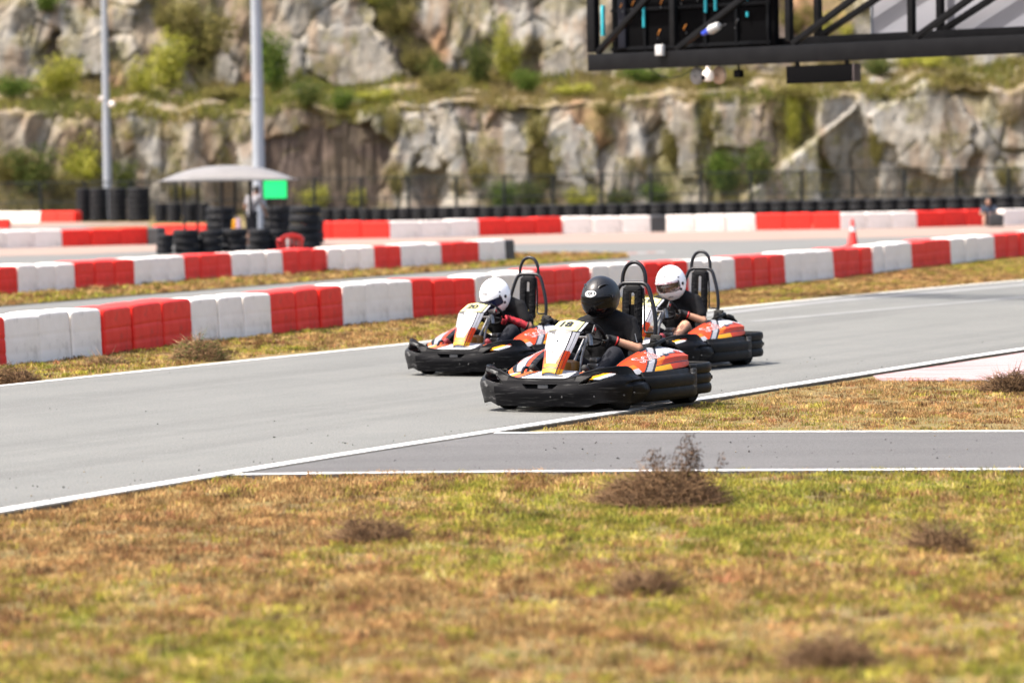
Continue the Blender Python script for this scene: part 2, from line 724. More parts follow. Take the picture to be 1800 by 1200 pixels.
# small red and white kerb in the far loop
mb = MB()
k0, k1 = G(1040, 449, .004), G(1170, 444, .004)
for i in range(8):
    a, c = k0.lerp(k1, i / 8), k0.lerp(k1, (i + 1) / 8)
    d = V((0, .8, .02))
    mb.add([a, c, c + d, a + d], [[0, 1, 2, 3]], i % 2)
tag(mb.build('far_kerb', [M('kerb_red', (.22, .10, .085), (.18, .12, .10), 3, .7), M('kerb_white', (.24, .22, .205), (.18, .17, .16), 3, .7)], angle=None), kind='structure')

# grass island under the second barrier
ISLAND = [(-200, 556), (0, 537), (300, 513), (600, 489), (900, 467), (1105, 452), (1100, 446), (905, 446), (843, 450), (600, 468), (300, 490), (0, 508), (-200, 522)]
m_soil = M('soil', (.15, .108, .055), (.125, .112, .042), 1.3, .95, bump=.6, bscale=30, c3=(.22, .15, .075), scale3=14, lo3=.5, hi3=.75, spec=.08)
mb = MB()
iw = [G(x, y, .02) for x, y in ISLAND]
mb.add(iw, [list(range(len(iw)))])
skirt(mb, iw + [iw[0]], .02, ZG)
tag(mb.build('verge', m_soil, angle=None), kind='structure')

# ground sheet to the horizon
mb = MB()
xs = np.concatenate([np.linspace(-300, -12, 12), np.linspace(-10, 12, 60), np.linspace(14, 300, 12)])
ys = np.concatenate([np.linspace(-60, 10, 6), np.linspace(12, 60, 150), np.linspace(62, 420, 30)])


def gz(x, y):
    return ZG + (.02 * (float(vnoise(x * .9, y * .9, 3, 2)) - .6) if 10 < y < 62 else -.008)


mb.grid(lambda u, v: V((u, v, gz(u, v))), list(xs), list(ys))
tag(mb.build('ground', m_soil, angle=180), kind='structure')

# ------------------------------------------------------------------ grass
m_grass = Mattr('grass_blades', .9, .04, 3, 0.0, translucent=.28)
C_TAN = np.array((.31, .175, .074)); C_STRAW = np.array((.38, .26, .11)); C_YG = np.array((.275, .245, .042)); C_GR = np.array((.165, .185, .034)); C_RED = np.array((.25, .115, .06)); C_BR = np.array((.14, .074, .033))


def blades(name, polyw, dens, hmin, hmax, width, seed, green=None, lean=.9, z=ZG, label_kind='stuff', tufts=.35):
    rng = np.random.default_rng(seed)
    P = np.array([(p.x, p.y) for p in polyw])
    x0, y0 = P.min(0); x1, y1 = P.max(0)
    n = int((x1 - x0) * (y1 - y0) * dens)
    X = rng.uniform(x0, x1, n); Y = rng.uniform(y0, y1, n)
    k = np_inpoly(X, Y, [tuple(q) for q in P])
    # only what the lens can see, with a margin for a step to the side
    k &= np.abs(X) < Y * (900 / F) * 1.3 + 1.6
    X, Y = X[k], Y[k]
    # clumping
    cl = vnoise(X * 5, Y * 5, seed + 5, 2)
    k = rng.random(len(X)) < .15 + 1.25 * cl
    X, Y = X[k], Y[k]
    n = len(X)
    g = vnoise(X * .55 + 3, Y * .28, seed + 1, 3)          # broad green / dry patches
    g2 = vnoise(X * 3.0, Y * 1.1, seed + 2, 2)
    if green is not None:
        g = np.clip(g + green(X, Y), 0, 1)
    g3 = vnoise(X * 9, Y * 3.5, seed + 3, 2)
    gsel = .46 + .72 * (g - .46) + .42 * (g2 - .5) + .42 * (g3 - .5) + rng.normal(0, .12, n)
    r = rng.random(n)
    col = np.empty((n, 3))
    col[:] = C_TAN
    col[r < .35] = C_STRAW
    col[(r > .86)] = C_BR
    mid = gsel > .46
    col[mid] = np.where((r[mid] < .72)[:, None], C_YG, C_STRAW)
    hi = gsel > .66
    col[hi] = np.where((r[hi] < .55)[:, None], C_GR, C_YG)
    red = (vnoise(X * 6, Y * 3.4, seed + 9, 2) > .66) & (r < .28)
    col[red] = C_RED
    col *= rng.uniform(.7, 1.3, (n, 1)) * (.45 + 1.1 * vnoise(X * 10, Y * 3.5, seed + 7, 2))[:, None]
    h = rng.uniform(hmin, hmax, n) * (.35 + 1.3 * vnoise(X * 4, Y * 4, seed + 4, 2) ** 1.3)
    if tufts:                                     # distinct tufts: taller, one hue each, standing out of the mat
        nt = int(len(X) * tufts)
        pick = rng.integers(0, len(X), max(1, nt // 26))
        ti = rng.integers(0, len(pick), nt)
        tr_ = rng.uniform(.02, .055, len(pick)) * (hmax / .055) ** .5
        X2 = X[pick][ti] + rng.normal(0, 1, nt) * tr_[ti]
        Y2 = Y[pick][ti] + rng.normal(0, 1, nt) * tr_[ti] * 1.3
        hsel = vnoise(X * 7, Y * 3, seed + 12, 2)
        thue = np.clip(col[pick] * rng.uniform(.55, 1.35, (len(pick), 1)), 0, .6)
        bare = rng.random(len(pick)) < .10
        thue[bare] = np.array((.085, .052, .03))
        th = rng.uniform(.55, 1.0, len(pick)) * hmax * 1.35
        ok = np_inpoly(X2, Y2, [tuple(q) for q in P])
        X2, Y2, ti = X2[ok], Y2[ok], ti[ok]
        X = np.concatenate([X, X2]); Y = np.concatenate([Y, Y2])
        col = np.concatenate([col, thue[ti] * rng.uniform(.75, 1.25, (len(ti), 1))])
        h = np.concatenate([h, th[ti] * rng.uniform(.5, 1.1, len(ti))])
        n = len(X)
    a = rng.uniform(0, 2 * np.pi, n)
    ln = rng.uniform(.25, 1, n) * lean
    dx, dy = np.cos(a), np.sin(a)
    wv = width * rng.uniform(.6, 1.3, n)
    fa = rng.uniform(0, 2 * np.pi, n)
    px, py = np.cos(fa) * wv, np.sin(fa) * wv
    base = np.stack([X, Y, np.full(n, z - .012)], 1)
    side = np.stack([px, py, np.zeros(n)], 1)
    midp = base + np.stack([dx * h * ln * .35, dy * h * ln * .35, h * .62], 1)
    tip = base + np.stack([dx * h * ln * 1.1, dy * h * ln * 1.1, h * (1.05 - .45 * ln)], 1)
    vts = np.stack([base - side, base + side, midp + side * .7, midp - side * .7, tip], 1).reshape(-1, 3)
    i0 = np.arange(n)[:, None] * 5
    quads = i0 + np.array([0, 1, 2, 3])
    tris = i0 + np.array([3, 2, 4])
    tint = np.repeat(col, 5, 0)
    o = np_mesh(name, vts, quads, tris, [m_grass], tint)
    return tag(o, kind='stuff')


near_poly = [G(x, y, ZG) for x, y in [(-900, 1063), (-500, 995), (-200, 945), (0, 911), (200, 875), (330, 852), (420, 839), (800, 833.5), (1300, 830.5), (1800, 828), (2100, 826), (2500, 1400), (-1000, 1400)]]


def near_green(X, Y):
    # dry at the far left, greener in the middle and the right (the photo's own patches)
    s = F / Y
    px = 900 + X * s
    py = HOR + HCAM * s
    a = np.clip((px - 900) / 900, -1, 1) * .09
    dry = np.exp(-((px - 250) / 480) ** 2 - ((py - 930) / 95) ** 2) * .30
    gr = np.exp(-((px - 1500) / 700) ** 2 - ((py - 900) / 70) ** 2) * .12 + np.exp(-((px - 650) / 300) ** 2 - ((py - 990) / 50) ** 2) * .12 + np.exp(-((px - 500) / 300) ** 2 - ((py - 1110) / 60) ** 2) * .08
    return a * .8 - dry + gr + .03


blades('grass', near_poly, 4300, .018, .055, .0030, 11, near_green, tufts=.75)
mid_poly = [G(x, y, ZG) for x, y in [(950, 755), (1120, 727), (1260, 706), (1400, 684), (1535, 666), (1700, 667), (1820, 666), (2100, 662), (2100, 756), (1400, 757)]]
blades('grass', mid_poly, 3300, .015, .045, .0035, 21, lambda X, Y: np.clip((900 + X * F / Y - 1500) / 300, -1, 1) * .08 - .15)
ROW_A = [(-420, 692), (-200, 668), (17, 642), (183, 625), (333, 603), (480, 588), (606, 573), (727, 560), (833, 553), (945, 537), (1043, 526), (1135, 520), (1212, 516), (1296, 509), (1383, 499), (1467, 490), (1535, 482), (1602, 473), (1673, 466), (1746, 456), (1830, 449), (1930, 440), (2040, 431), (2200, 419)]
row_a_back = [(x, y - 6) for x, y in ROW_A]
verge = [G(x, y + 2.5, ZG) for x, y in FAR_EDGE if -400 < x < 2400][::-1]
verge = [G(x, y, ZG) for x, y in row_a_back] + [G(2500, 408, ZG), G(2500, 432, ZG)] + [G(x, y - 3, ZG) for x, y in FAR_EDGE[::-1] if -400 < x < 2200] + [G(-420, 716, ZG)]
blades('grass', verge, 1500, .02, .06, .006, 31, lambda X, Y: -.10 + 0 * X)
isl = [G(x, y, .02) for x, y in ISLAND]
blades('grass', isl, 420, .03, .10, .012, 41, lambda X, Y: -.06 + 0 * X, z=.02)


# ------------------------------------------------------------------ dry weeds lying on the grass
m_weed = Mattr('dry_twigs', .85, .2, 3, 0.0)


def weed(label, px, py, wpx, hpx, n=900, tall=None, z=ZG, green=0.0, seed=1, cat='weed', light=1.0):
    rng = np.random.default_rng(seed)
    c = G(px, py, z)
    s = SCALE(c)
    w_, h_ = wpx / s / 2, hpx / s
    d_ = min(w_, .45)
    V_, T_, C_ = [], [], []
    cnt = 0

    def twig(p, q, r, col):
        nonlocal cnt
        d = (q - p)
        a = np.cross(d, rng.normal(0, 1, 3)); a = a / (np.linalg.norm(a) + 1e-9) * r
        b = np.cross(d, a); b = b / (np.linalg.norm(b) + 1e-9) * r
        V_.extend([p + a, p - .5 * a + b, p - .5 * a - b, q])
        T_.extend([(cnt, cnt + 1, cnt + 3), (cnt + 1, cnt + 2, cnt + 3), (cnt + 2, cnt, cnt + 3)])
        C_.extend([col] * 4)
        cnt += 4
    cols = [np.array((.10, .054, .026)), np.array((.058, .032, .017)), np.array((.16, .092, .045)), np.array((.22, .135, .07))]
    for i in range(n):
        a = rng.uniform(0, 2 * np.pi); rad = math.sqrt(rng.random())
        x, y = math.cos(a) * rad * w_, math.sin(a) * rad * d_
        hh = h_ * (1 - rad ** 4) * (.55 + .75 * float(vnoise((x + 9) * 14, (y + 9) * 9, seed, 2))) * rng.uniform(.6, 1.05) + .01
        zz = rng.uniform(0, hh)
        p = np.array((x, y, zz))
        dr = rng.normal(0, 1, 3) * np.array((1, 1, .75))
        if rng.random() < .10:                   # stray stalks reach out of the clump
            dr = np.array((x * 1.5, y, abs(rng.normal(.05, .06)) + .02)) * 3 + dr * .15
            q = p + dr / np.linalg.norm(dr) * rng.uniform(.10, .20)
        else:
            q = p + dr / np.linalg.norm(dr) * rng.uniform(.03, .10) * (1 if h_ > .1 else .7)
        q[2] = max(q[2], .0)
        col = cols[rng.integers(0, 4)] * rng.uniform(.7, 1.35) * light * .95
        if rng.random() < green:
            col = np.array((.09, .13, .03)) * rng.uniform(.7, 1.3)
        twig(p, q, rng.uniform(.0018, .0040) * (200 / s) ** .5, col)
    for (tx, th, lean) in (tall or []):
        p = np.array((tx / s, rng.normal(0, .03), h_ * .4))
        seg = 6
        for k in range(seg):
            q = p + np.array((lean / s / seg + rng.normal(0, .008), rng.normal(0, .01), (th / s - h_ * .4) / seg))
            twig(p, q, .003, cols[1])
            for _ in range(7):
                dr = rng.normal(0, 1, 3); dr[2] = abs(dr[2]) * .7
                e = q + dr / np.linalg.norm(dr) * rng.uniform(.02, .055)
                twig(q, e, .0018, cols[rng.integers(0, 3)])
                f = e + np.array((rng.normal(0, .008), rng.normal(0, .008), -rng.uniform(.008, .02)))
                twig(e, f, .0035, cols[rng.integers(0, 2)])
            p = q
    o = np_mesh('dry_weed', np.array(V_) + np.array(c), None, np.array(T_), [m_weed], np.array(C_))
    return tag(o, label, cat, 'dry weed clumps in the grass')


weed('large brown dry weed clump with upright stalks, beside the grey path', 1160, 886, 225, 64, 6800,
     [(x, h, l) for x, h, l in ((-12, 88, -6), (0, 84, 4), (8, 92, -4), (18, 80, 8), (-20, 78, 2), (50, 112, 0), (56, 104, 6), (46, 98, -5), (62, 92, 10), (66, 84, -2), (30, 86, 30), (74, 76, 42), (36, 90, 12), (53, 118, 3))], seed=2)
weed('small flat brown weed tuft lying at the edge of the tan dry patch', 655, 950, 135, 44, 1500, seed=3)
weed('brown dry weed tuft in the green grass, right of centre', 1650, 967, 112, 44, 1250, seed=4)
weed('low brown weed tuft in the middle of the foreground grass', 1135, 1042, 118, 40, 1150, seed=5)
weed('blurred brown weed tuft nearest the camera', 1460, 1172, 165, 54, 1800, seed=6)
weed('pale dry bush with green sprigs leaning on the near barrier', 350, 634, 100, 46, 3000, z=ZG, green=.22, seed=7, light=1.5)
weed('flat dry weed patch in front of the white barrier blocks', 185, 641, 78, 16, 600, z=ZG, green=.1, seed=8, light=1.2)
weed('dark brown weed clump beside the far white line, at the left edge', 22, 674, 84, 32, 2000, z=ZG, seed=9)
weed('dark dry weed clump on the corner of the painted kerb', 1774, 688, 92, 38, 3000, seed=10, light=.75)

# loose grit and rubber crumbs on the tarmac
rng = np.random.default_rng(77)
V_, T_, C_ = [], [], []
c_ = 0
for k in range(330):
    px = rng.uniform(-200, 2000)
    if k < 230:
        py = interp(px, NEAR_EDGE) - abs(rng.normal(0, 1)) * (26 if k < 150 else 120) - 2
        z_ = 0.0
    else:
        px = rng.uniform(600, 2000); py = rng.uniform(762, 826); z_ = -.004
    p = np.array(G(px, py, z_))
    r_ = rng.uniform(.0025, .008) * (1.6 if rng.random() < .08 else 1)
    q = rng.normal(0, .25, (6, 3)) + np.array([(1, 0, .2), (-1, 0, .2), (0, 1, .2), (0, -1, .2), (0, 0, 1), (0, 0, -.1)])
    V_ += list(p + q * r_); C_ += [np.array((.03, .028, .027)) if rng.random() < .7 else np.array((.2, .17, .13))] * 6
    T_ += [tuple(c_ + i for i in t) for t in ((0, 2, 4), (2, 1, 4), (1, 3, 4), (3, 0, 4), (2, 0, 5), (1, 2, 5), (3, 1, 5), (0, 3, 5))]
    c_ += 6
tag(np_mesh('gravel', np.array(V_), None, np.array(T_), [m_weed], np.array(C_)), kind='stuff')
# ================================================================== KARTS (x forward, y to the driver's left)
m_blk = M('black_plastic', (.005, .005, .006), (.0085, .0085, .0095), 9, .36, .5, spec=.07, bump=.04, bscale=120, c3=(.05, .05, .05), scale3=20, lo3=.57, hi3=.74, stretch=(.3, .3, 3.6))
m_blk2 = M('dusty_black_plastic', (.0065, .0062, .0062), (.012, .0115, .011), 7, .42, .6, spec=.09, bump=.05, bscale=90, c3=(.045, .038, .035), scale3=18, lo3=.6, hi3=.8, stretch=(1, 1, 2))
m_scuff = M('scuffed_black_plastic', (.009, .009, .010), (.028, .028, .029), 8, .45, .65, spec=.2, bump=.1, bscale=60, c3=(.16, .16, .16), scale3=14, lo3=.56, hi3=.7, stretch=(.6, .6, 2.2))
m_tube = M('black_tube', (.006, .006, .009), None, rough=.36, spec=.3)
m_tyre = M('tyre_rubber', (.006, .006, .006), (.010, .010, .010), 12, .75, spec=.1, bump=.15, bscale=70)
m_rim = M('rim_metal', (.05, .05, .05), None, rough=.4, metal=.6)
m_steel = M('bare_steel', (.22, .22, .23), (.10, .10, .10), 20, .3, .5, metal=1.0)
m_grey = M('grey_plastic', (.055, .057, .062), (.075, .077, .083), 5, .45)
m_lgrey = M('light_grey_decal', (.20, .205, .225), (.25, .255, .275), 6, .36, coat=.1)
m_white = M('white_decal', (.52, .52, .54), (.42, .42, .44), 10, .36, coat=.1, c3=(.35, .34, .33), scale3=45, lo3=.66, hi3=.8)
m_orange = M('orange_decal', (.50, .042, .005), (.42, .034, .005), 8, .40, spec=.2, c3=(.22, .04, .02), scale3=50, lo3=.66, hi3=.8)
m_orange2 = M('pale_orange_decal', (.60, .12, .010), (.54, .085, .008), 9, .40, spec=.2)
m_yellow = M('yellow_decal', (.62, .30, .008), (.57, .24, .008), 8, .40, spec=.2)
m_plate = M('pale_yellow_plate', (.70, .65, .27), (.64, .58, .22), 8, .45, c3=(.5, .47, .2), scale3=40, lo3=.65, hi3=.8)
m_ink = M('dark_decal_line', (.012, .012, .017), None, rough=.4, spec=.3)
m_red = M('red_plastic', (.5, .02, .02), None, rough=.4)
m_dark = M('recess_black', (.0025, .0025, .003), None, rough=.9, spec=.05)
LIV = [m_orange, m_white, m_lgrey, m_ink, m_yellow, m_orange2, m_blk]
I_OR, I_WH, I_GR, I_INK, I_YE, I_OR2, I_BLK = range(7)


def plan_path(pts, n):
    """dense plan curve with outward normals (left-hand traversal from right rear to left rear, outward = away from centre)"""
    P = spline([V((x, y, 0)) for x, y in pts], 24)
    L = [0]
    for i in range(1, len(P)):
        L.append(L[-1] + (P[i] - P[i - 1]).length)
    tot = L[-1]
    S = np.linspace(0, tot, n)
    X = np.interp(S, L, [p.x for p in P]); Y = np.interp(S, L, [p.y for p in P])
    tx, ty = np.gradient(X, S), np.gradient(Y, S)
    return S, X, Y, ty, -tx, tot     # outward normal for anticlockwise-from-right-rear paths = (ty, -tx)


def shell(mb, pts, n, nv, ztop, zbot, off, keep=None, mi=None, centre=True):
    S, X, Y, NX, NY, tot = plan_path(pts, n)
    c = tot / 2 if centre else 0
    us = list(S)

    def fn(u, v):
        k = np.searchsorted(S, u - 1e-9)
        k = min(k, n - 1)
        nl = math.hypot(NX[k], NY[k])
        s = u - c
        z = zbot(s) + (ztop(s) - zbot(s)) * v
        o = off(s, v, z)
        return V((X[k] + NX[k] / nl * o, Y[k] + NY[k] / nl * o, z))

    def zz(u, v):
        s = u - c
        return zbot(s) + (ztop(s) - zbot(s)) * v
    mb.grid(fn, us, list(np.linspace(0, 1, nv)), (lambda u, v: mi(u - c, v, zz(u, v))) if mi else None,
            (lambda u, v: keep(u - c, zz(u, v))) if keep else None)
    return fn


FB = [(.30, -.645), (.52, -.675), (.74, -.655), (.88, -.565), (.945, -.40), (.972, -.18), (.975, 0), (.972, .18), (.945, .40), (.88, .565), (.74, .655), (.52, .675), (.30, .645)]
FB = [(x, y * .955) for x, y in FB]
FB_TOP = [(0, .262), (.20, .264), (.30, .283), (.40, .322), (.50, .345), (.66, .356), (.80, .352), (.86, .335), (.91, .300), (.95, .262), (1.0, .250), (1.3, .24)]
FB_BOT = [(0, .052), (.40, .045), (.48, .075), (.62, .078), (.70, .055), (.95, .06), (1.3, .075)]
SLOT = [(.335, .225), (.365, .252), (.44, .292), (.53, .312), (.655, .320), (.672, .311), (.62, .288), (.54, .262), (.44, .237)]
VENT = [(-.155, .222), (-.115, .187), (.115, .187), (.155, .222)]


def fb_off(s, v, z):
    a = abs(s)
    o = .018 * math.sin(math.pi * min(1, v * 1.02)) + .012 * math.sin(math.pi * v) ** 4
    e = max(0, 1 - abs(a - .97) / .17)
    o += .034 * (e ** .6 if e > 0 else 0) * max(0, math.sin(math.pi * min(1, max(0, (z - .07) / .21)))) ** .5
    if a < .95:  # flat wing blade above the body
        o -= .022 * max(0, min(1, (z - .250) / .04)) * (1 if a > .3 else .4)
    gz0 = .232 - .10 * max(0, .86 - a)
    if a > .70:  # pressed groove between the blade and the end lump
        o -= .024 * max(0, 1 - abs(z - gz0) / .020) * min(1, (a - .70) / .08)
    if inpoly(s, z, VENT):
        o -= .03
    return o


def wheel_thing(parent, x, y, r, wdt, steer=0.0):
    """tyre with rim as sub-part of the wheel"""
    out = 1 if y > 0 else -1
    mat = Matrix.Rotation(steer, 3, 'Z') @ Matrix.Rotation(R(90), 3, 'X')
    h = wdt / 2
    prof = [(r * .50, -h * .80), (r * .62, -h * .98), (r * .80, -h * 1.02), (r * .93, -h * .92), (r * .985, -h * .72), (r, -h * .45), (r * 1.002, 0), (r, h * .45), (r * .985, h * .72), (r * .93, h * .92), (r * .80, h * 1.02), (r * .62, h * .98), (r * .50, h * .80)]
    mb = MB()
    mb.lathe(prof, 40, mat, (x, y, r), closed=False)
    t = mb.build('wheel', m_tyre, parent)
    mb = MB()
    mb.lathe([(r * .49, -h * .78), (r * .46, -h * .3), (r * .2, -h * .15), (.001, -h * .15)], 28, mat, (x, y, r))
    mb.lathe([(r * .49, h * .78), (r * .46, h * .3), (r * .2, h * .15), (.001, h * .15)], 28, mat, (x, y, r))
    mb.build('rim', m_rim, t)
    return t


def pod_point(side):
    top = [(0, V((.50, .345, .275))), (.22, V((.30, .365, .372))), (.45, V((.08, .39, .437))), (.66, V((-.13, .41, .477))), (.84, V((-.31, .44, .470))), (1.0, V((-.47, .475, .425)))]
    bot = [(0, V((.52, .50, .262))), (.22, V((.36, .625, .285))), (.45, V((.14, .672, .296))), (.66, V((-.07, .685, .302))), (.84, V((-.24, .68, .306))), (1.0, V((-.40, .655, .312)))]

    def curve(tab, u):
        ks = [t[0] for t in tab]
        return V([float(np.interp(u, ks, [t[1][i] for t in tab])) for i in range(3)])
    # smooth by averaging neighbours
    def sm(tab, u):
        return (curve(tab, max(0, u - .06)) + curve(tab, u) * 2 + curve(tab, min(1, u + .06))) / 4

    def fn(u, v):
        a, b = sm(top, u), sm(bot, u)
        p = a.lerp(b, v)
        bul = math.sin(math.pi * v) ** .8 * (.030 + .022 * u)
        crease = max(0, 1 - abs(v - .70) / .12) * .016 * min(1, max(0, (u - .3) * 4))
        p += V((0, .55, .83)) * bul + V((0, .8, .6)) * crease
        return V((p.x, p.y * side, p.z))
    return fn


def pod_mi(u, v):
    d = u - (.60 - .40 * v)
    if v < .05: return I_BLK
    if d < 0:
        if v < .115: return I_OR if u < .48 else I_BLK
        if v < .135: return I_INK
        if u < .20 and v > .50: return I_OR2 if v < .75 else I_GR
        return I_OR
    if d < .026: return I_INK
    if d < .105: return I_GR
    if d < .140: return I_INK
    dd = u - (.60 - .40 * v) - .135
    e = .60 - .16 * (u - .5)                       # top edge of the lower flash
    if v < .10 and u > .70: return I_BLK
    if u > .30 + .05 and v > e + (.06 if .62 < u < .70 else 0):
        if v > .86: return I_YE if u < .62 else I_OR
        if v > .825: return I_INK
        if dd < .07 + (.9 - v) * .2: return I_OR2
        return I_OR
    if v > e - .035 and u > .55: return I_INK
    if v > e - .09 and u > .70: return I_GR
    if .20 < v < .26 and u > .62: return I_GR
    return I_WH


def pod_mi_far(u, v):
    if v < .17: return I_BLK
    if v < .27: return I_OR if u < .75 else I_BLK
    if v < .31: return I_INK
    d = u - (.55 - .35 * v)
    if d < 0: return I_GR if v < .62 else (I_OR2 if v > .8 else I_BLK)
    if d < .05: return I_OR2
    if d < .075: return I_INK
    return I_WH if v < .6 else I_GR


def make_kart():
    root = thing('racing_kart', 'x', 'go-kart')
    # --- front bumper
    mb = MB()
    keep = lambda s, z: not inpoly(abs(s), z, SLOT)
    shell(mb, FB, 500, 56, lambda s: interp(abs(s), FB_TOP), lambda s: interp(abs(s), FB_BOT), fb_off, keep,
          lambda s, v, z: 2 if inpoly(s, z, VENT) else (1 if s < -.42 else 0))
    fbm = mb.build('front_bumper', [m_blk, m_scuff, m_dark], root, angle=55, thick=.022)
    # rounded lip along the top edge and the end recess
    S, X, Y, NX, NY, tot = plan_path(FB, 150)
    mb = MB()
    lip = []
    for i in range(150):
        s = S[i] - tot / 2
        nl = math.hypot(NX[i], NY[i])
        o = fb_off(s, 1, interp(abs(s), FB_TOP)) - .010
        lip.append((X[i] + NX[i] / nl * o, Y[i] + NY[i] / nl * o, interp(abs(s), FB_TOP) - .004))
    mb.tube(lip, .0125, 8)
    mb.build('bumper_lip', m_blk, fbm)
    mb = MB()
    mb.box((.965, 0.02, .2045), (.02, .09, .028), mi=0)
    mb.build('badge_block', m_grey, fbm)
    for sy in (1, -1):
        mb = MB()
        mb.box((.355, sy * .672, .165), (.055, .012, .040), Matrix.Rotation(R(8 * sy), 3, 'Z'), b=.006)
        mb.build('bumper_socket', m_dark, fbm)
    mb = MB()
    for (px_, py_, pz_, rz_) in ((.945, .46, .13, 30), (.80, .645, .135, 62), (.70, .685, .15, 75), (.985, .10, .125, 3), (.985, .2, .125, 6)):
        mat = Matrix.Rotation(R(rz_), 3, 'Z') @ Matrix.Rotation(R(90), 3, 'Y')
        mb.lathe([(.0075, -.006), (.0075, .003), (.004, .005), (.0001, .003)], 10, mat, (px_ + .012 * math.cos(R(rz_)), py_ + .012 * math.sin(R(rz_)), pz_))
    mb.build('bolt', m_rim, fbm)
    # --- front spoiler between bumper and nose panel
    mb = MB()

    def spo(u, v):     # u across, v back
        y = u * .46
        return V((.93 - .30 * v - .10 * abs(u) ** 2, y, .262 + .045 * v * (1 - abs(u) * .4) + .012 * (1 - u * u)))

    def spo_mi(u, v):
        a = abs(u)
        if a < .30 and .2 < v < .34: return I_INK
        if a < .44 - .1 * v: return I_WH
        if a < .52 - .1 * v: return I_INK
        if a < .72: return I_OR2 if (a * 20) % 2 < 1.4 else I_INK
        return I_WH if a > .88 else I_YE
    mb.grid(spo, list(np.linspace(-1, 1, 90)), list(np.linspace(0, 1, 22)), spo_mi)
    mb.build('front_spoiler', LIV, root, thick=.012, fix=False)
    # --- nose panel carrying the number plate
    NP = [(0, V((.835, 0, .300))), (.25, V((.775, 0, .40))), (.5, V((.700, 0, .50))), (.74, V((.625, 0, .60))), (.80, V((.598, 0, .634))), (1, V((.440, 0, .700)))]

    def nose(u, v):
        p = V([float(np.interp(v, [t[0] for t in NP], [t[1][i] for t in NP])) for i in range(3)])
        wd = interp(v, [(0, .098), (.3, .122), (.6, .150), (.8, .162), (1, .152)])
        a = abs(u)
        back = 0 if a < .62 else (a - .62) / .38
        return V((p.x - back * .055, wd * u * (1 - .10 * back), p.z + (.012 * (1 - (a / .62) ** 2) if a < .62 else -.012 * back)))

    def nose_mi(u, v):
        a = abs(u)
        if v > .80:
            if a > .88: return I_WH
            if a > .80: return I_INK
            return 7
        if v > .785: return I_INK
        if a > .93 and v > .30: return I_WH if v > .42 else I_OR
        if .60 < a < .655: return I_INK
        if a >= .655:
            if .80 < a < .835: return I_INK
            if v < .10: return I_YE
            if v < .26: return I_OR2 if a < .8 else I_OR
            return I_WH if v > .45 else I_OR
        ch = .785 - .095 * (1 - a / .6)
        if v > ch:
            return I_GR if a < .26 else I_INK
        if v > ch - .015: return I_INK
        if v < .085: return I_YE
        if v < .105: return I_INK
        if v < .17 - .0 * a and a < .5: return I_YE
        edge = .36 + .75 * max(0, v - .14)
        if v < .46 and a > edge: return I_OR2 if v < .30 else I_OR
        if v < .46 and a > edge - .045: return I_INK
        if v < .20: return I_INK if v < .185 and a < .34 else I_WH
        return I_WH
    mb = MB()
    mb.grid(nose, list(np.linspace(-1, 1, 84)), list(np.linspace(0, 1, 130)), nose_mi)
    npn = mb.build('nose_panel', LIV + [m_plate], root, angle=50, thick=.010)
    root['_nose'] = 1
    mb = MB()
    for (u, v) in ((0, .60), (-.05, .38)):
        p = nose(u, v)
        mb.ell(p + V((.005, 0, .002)), (.007, .009, .006), 10)
    mb.build('rivet', m_dark, npn)
    # --- fuel tank and column behind the panel
    mb = MB()
    mb.box((.46, 0, .28), (.18, .13, .22), b=.05)
    mb.build('fuel_tank', M('amber_tank', (.30, .13, .012), (.2, .08, .01), 9, .4), root)
    mb = MB()
    mb.tube([(.62, 0, .12), (.50, 0, .26), (.20, 0, .545)], .013, 10)
    mb.build('steering_column', m_steel, root)
    mb = MB()
    mb.tube([(.46, .07, .20), (.44, .10, .42), (.36, .11, .57)], .011, 8)
    mb.tube([(.46, -.07, .20), (.44, -.10, .42), (.36, -.11, .57)], .011, 8)
    mb.tube([(.36, -.11, .57), (.36, .11, .57)], .011, 8)
    mb.tube([(.33, .11, .59), (.35, .13, .50)], .028, 10)
    mb.build('column_support', m_steel, root)
    mb = MB()
    mb.box((.31, .15, .625), (.05, .012, .075), Matrix.Rotation(R(-35), 3, 'Y'), b=.005, mi=0)
    mb.box((.31, .158, .632), (.022, .004, .022), Matrix.Rotation(R(-35), 3, 'Y'), b=.001, mi=1)
    mb.build('display_box', [m_ink, m_red], root)
    # --- side pods
    for side in (1, -1):
        fn = pod_point(side)
        mb = MB()
        mb.grid(fn, list(np.linspace(0, 1, 150)), list(np.linspace(0, 1, 72)), pod_mi if side > 0 else pod_mi_far)
        # inner wall and rear end
        us = list(np.linspace(0, 1, 40))
        mb.grid(lambda u, v: V((fn(u, 0).x, fn(u, 0).y - side * .03 * v, fn(u, 0).z * (1 - v) + .12 * v)), us, [0, .5, 1], lambda u, v: I_BLK)
        mb.grid(lambda u, v: V((fn(1, u).x - .03 * v, fn(1, u).y - side * .02 * v, fn(1, u).z - .16 * v * (1 - .6 * u))), list(np.linspace(0, 1, 24)), [0, .5, 1], lambda u, v: I_GR if v < .5 else I_BLK)
        mb.grid(lambda u, v: V((fn(0, u).x + .01 * v, fn(0, u).y, fn(0, u).z - .14 * v)), list(np.linspace(0, 1, 14)), [0, .5, 1], lambda u, v: I_BLK)

        def onpod(u0, v0, su, sv, lift=.004):
            def f(x, y):
                u = u0 + (x * su if side > 0 else -x * su) - y * .55 * su
                p = fn(min(1, max(0, u)), min(1, max(0, v0 - y * sv)))
                return p + V((0, side * .55, .83)) * lift
            return f
        if side > 0: mb.text('Sodi', .15, onpod(.395, .44, 1.02, 3.6), I_WH, bold=.0024, shear=.3)
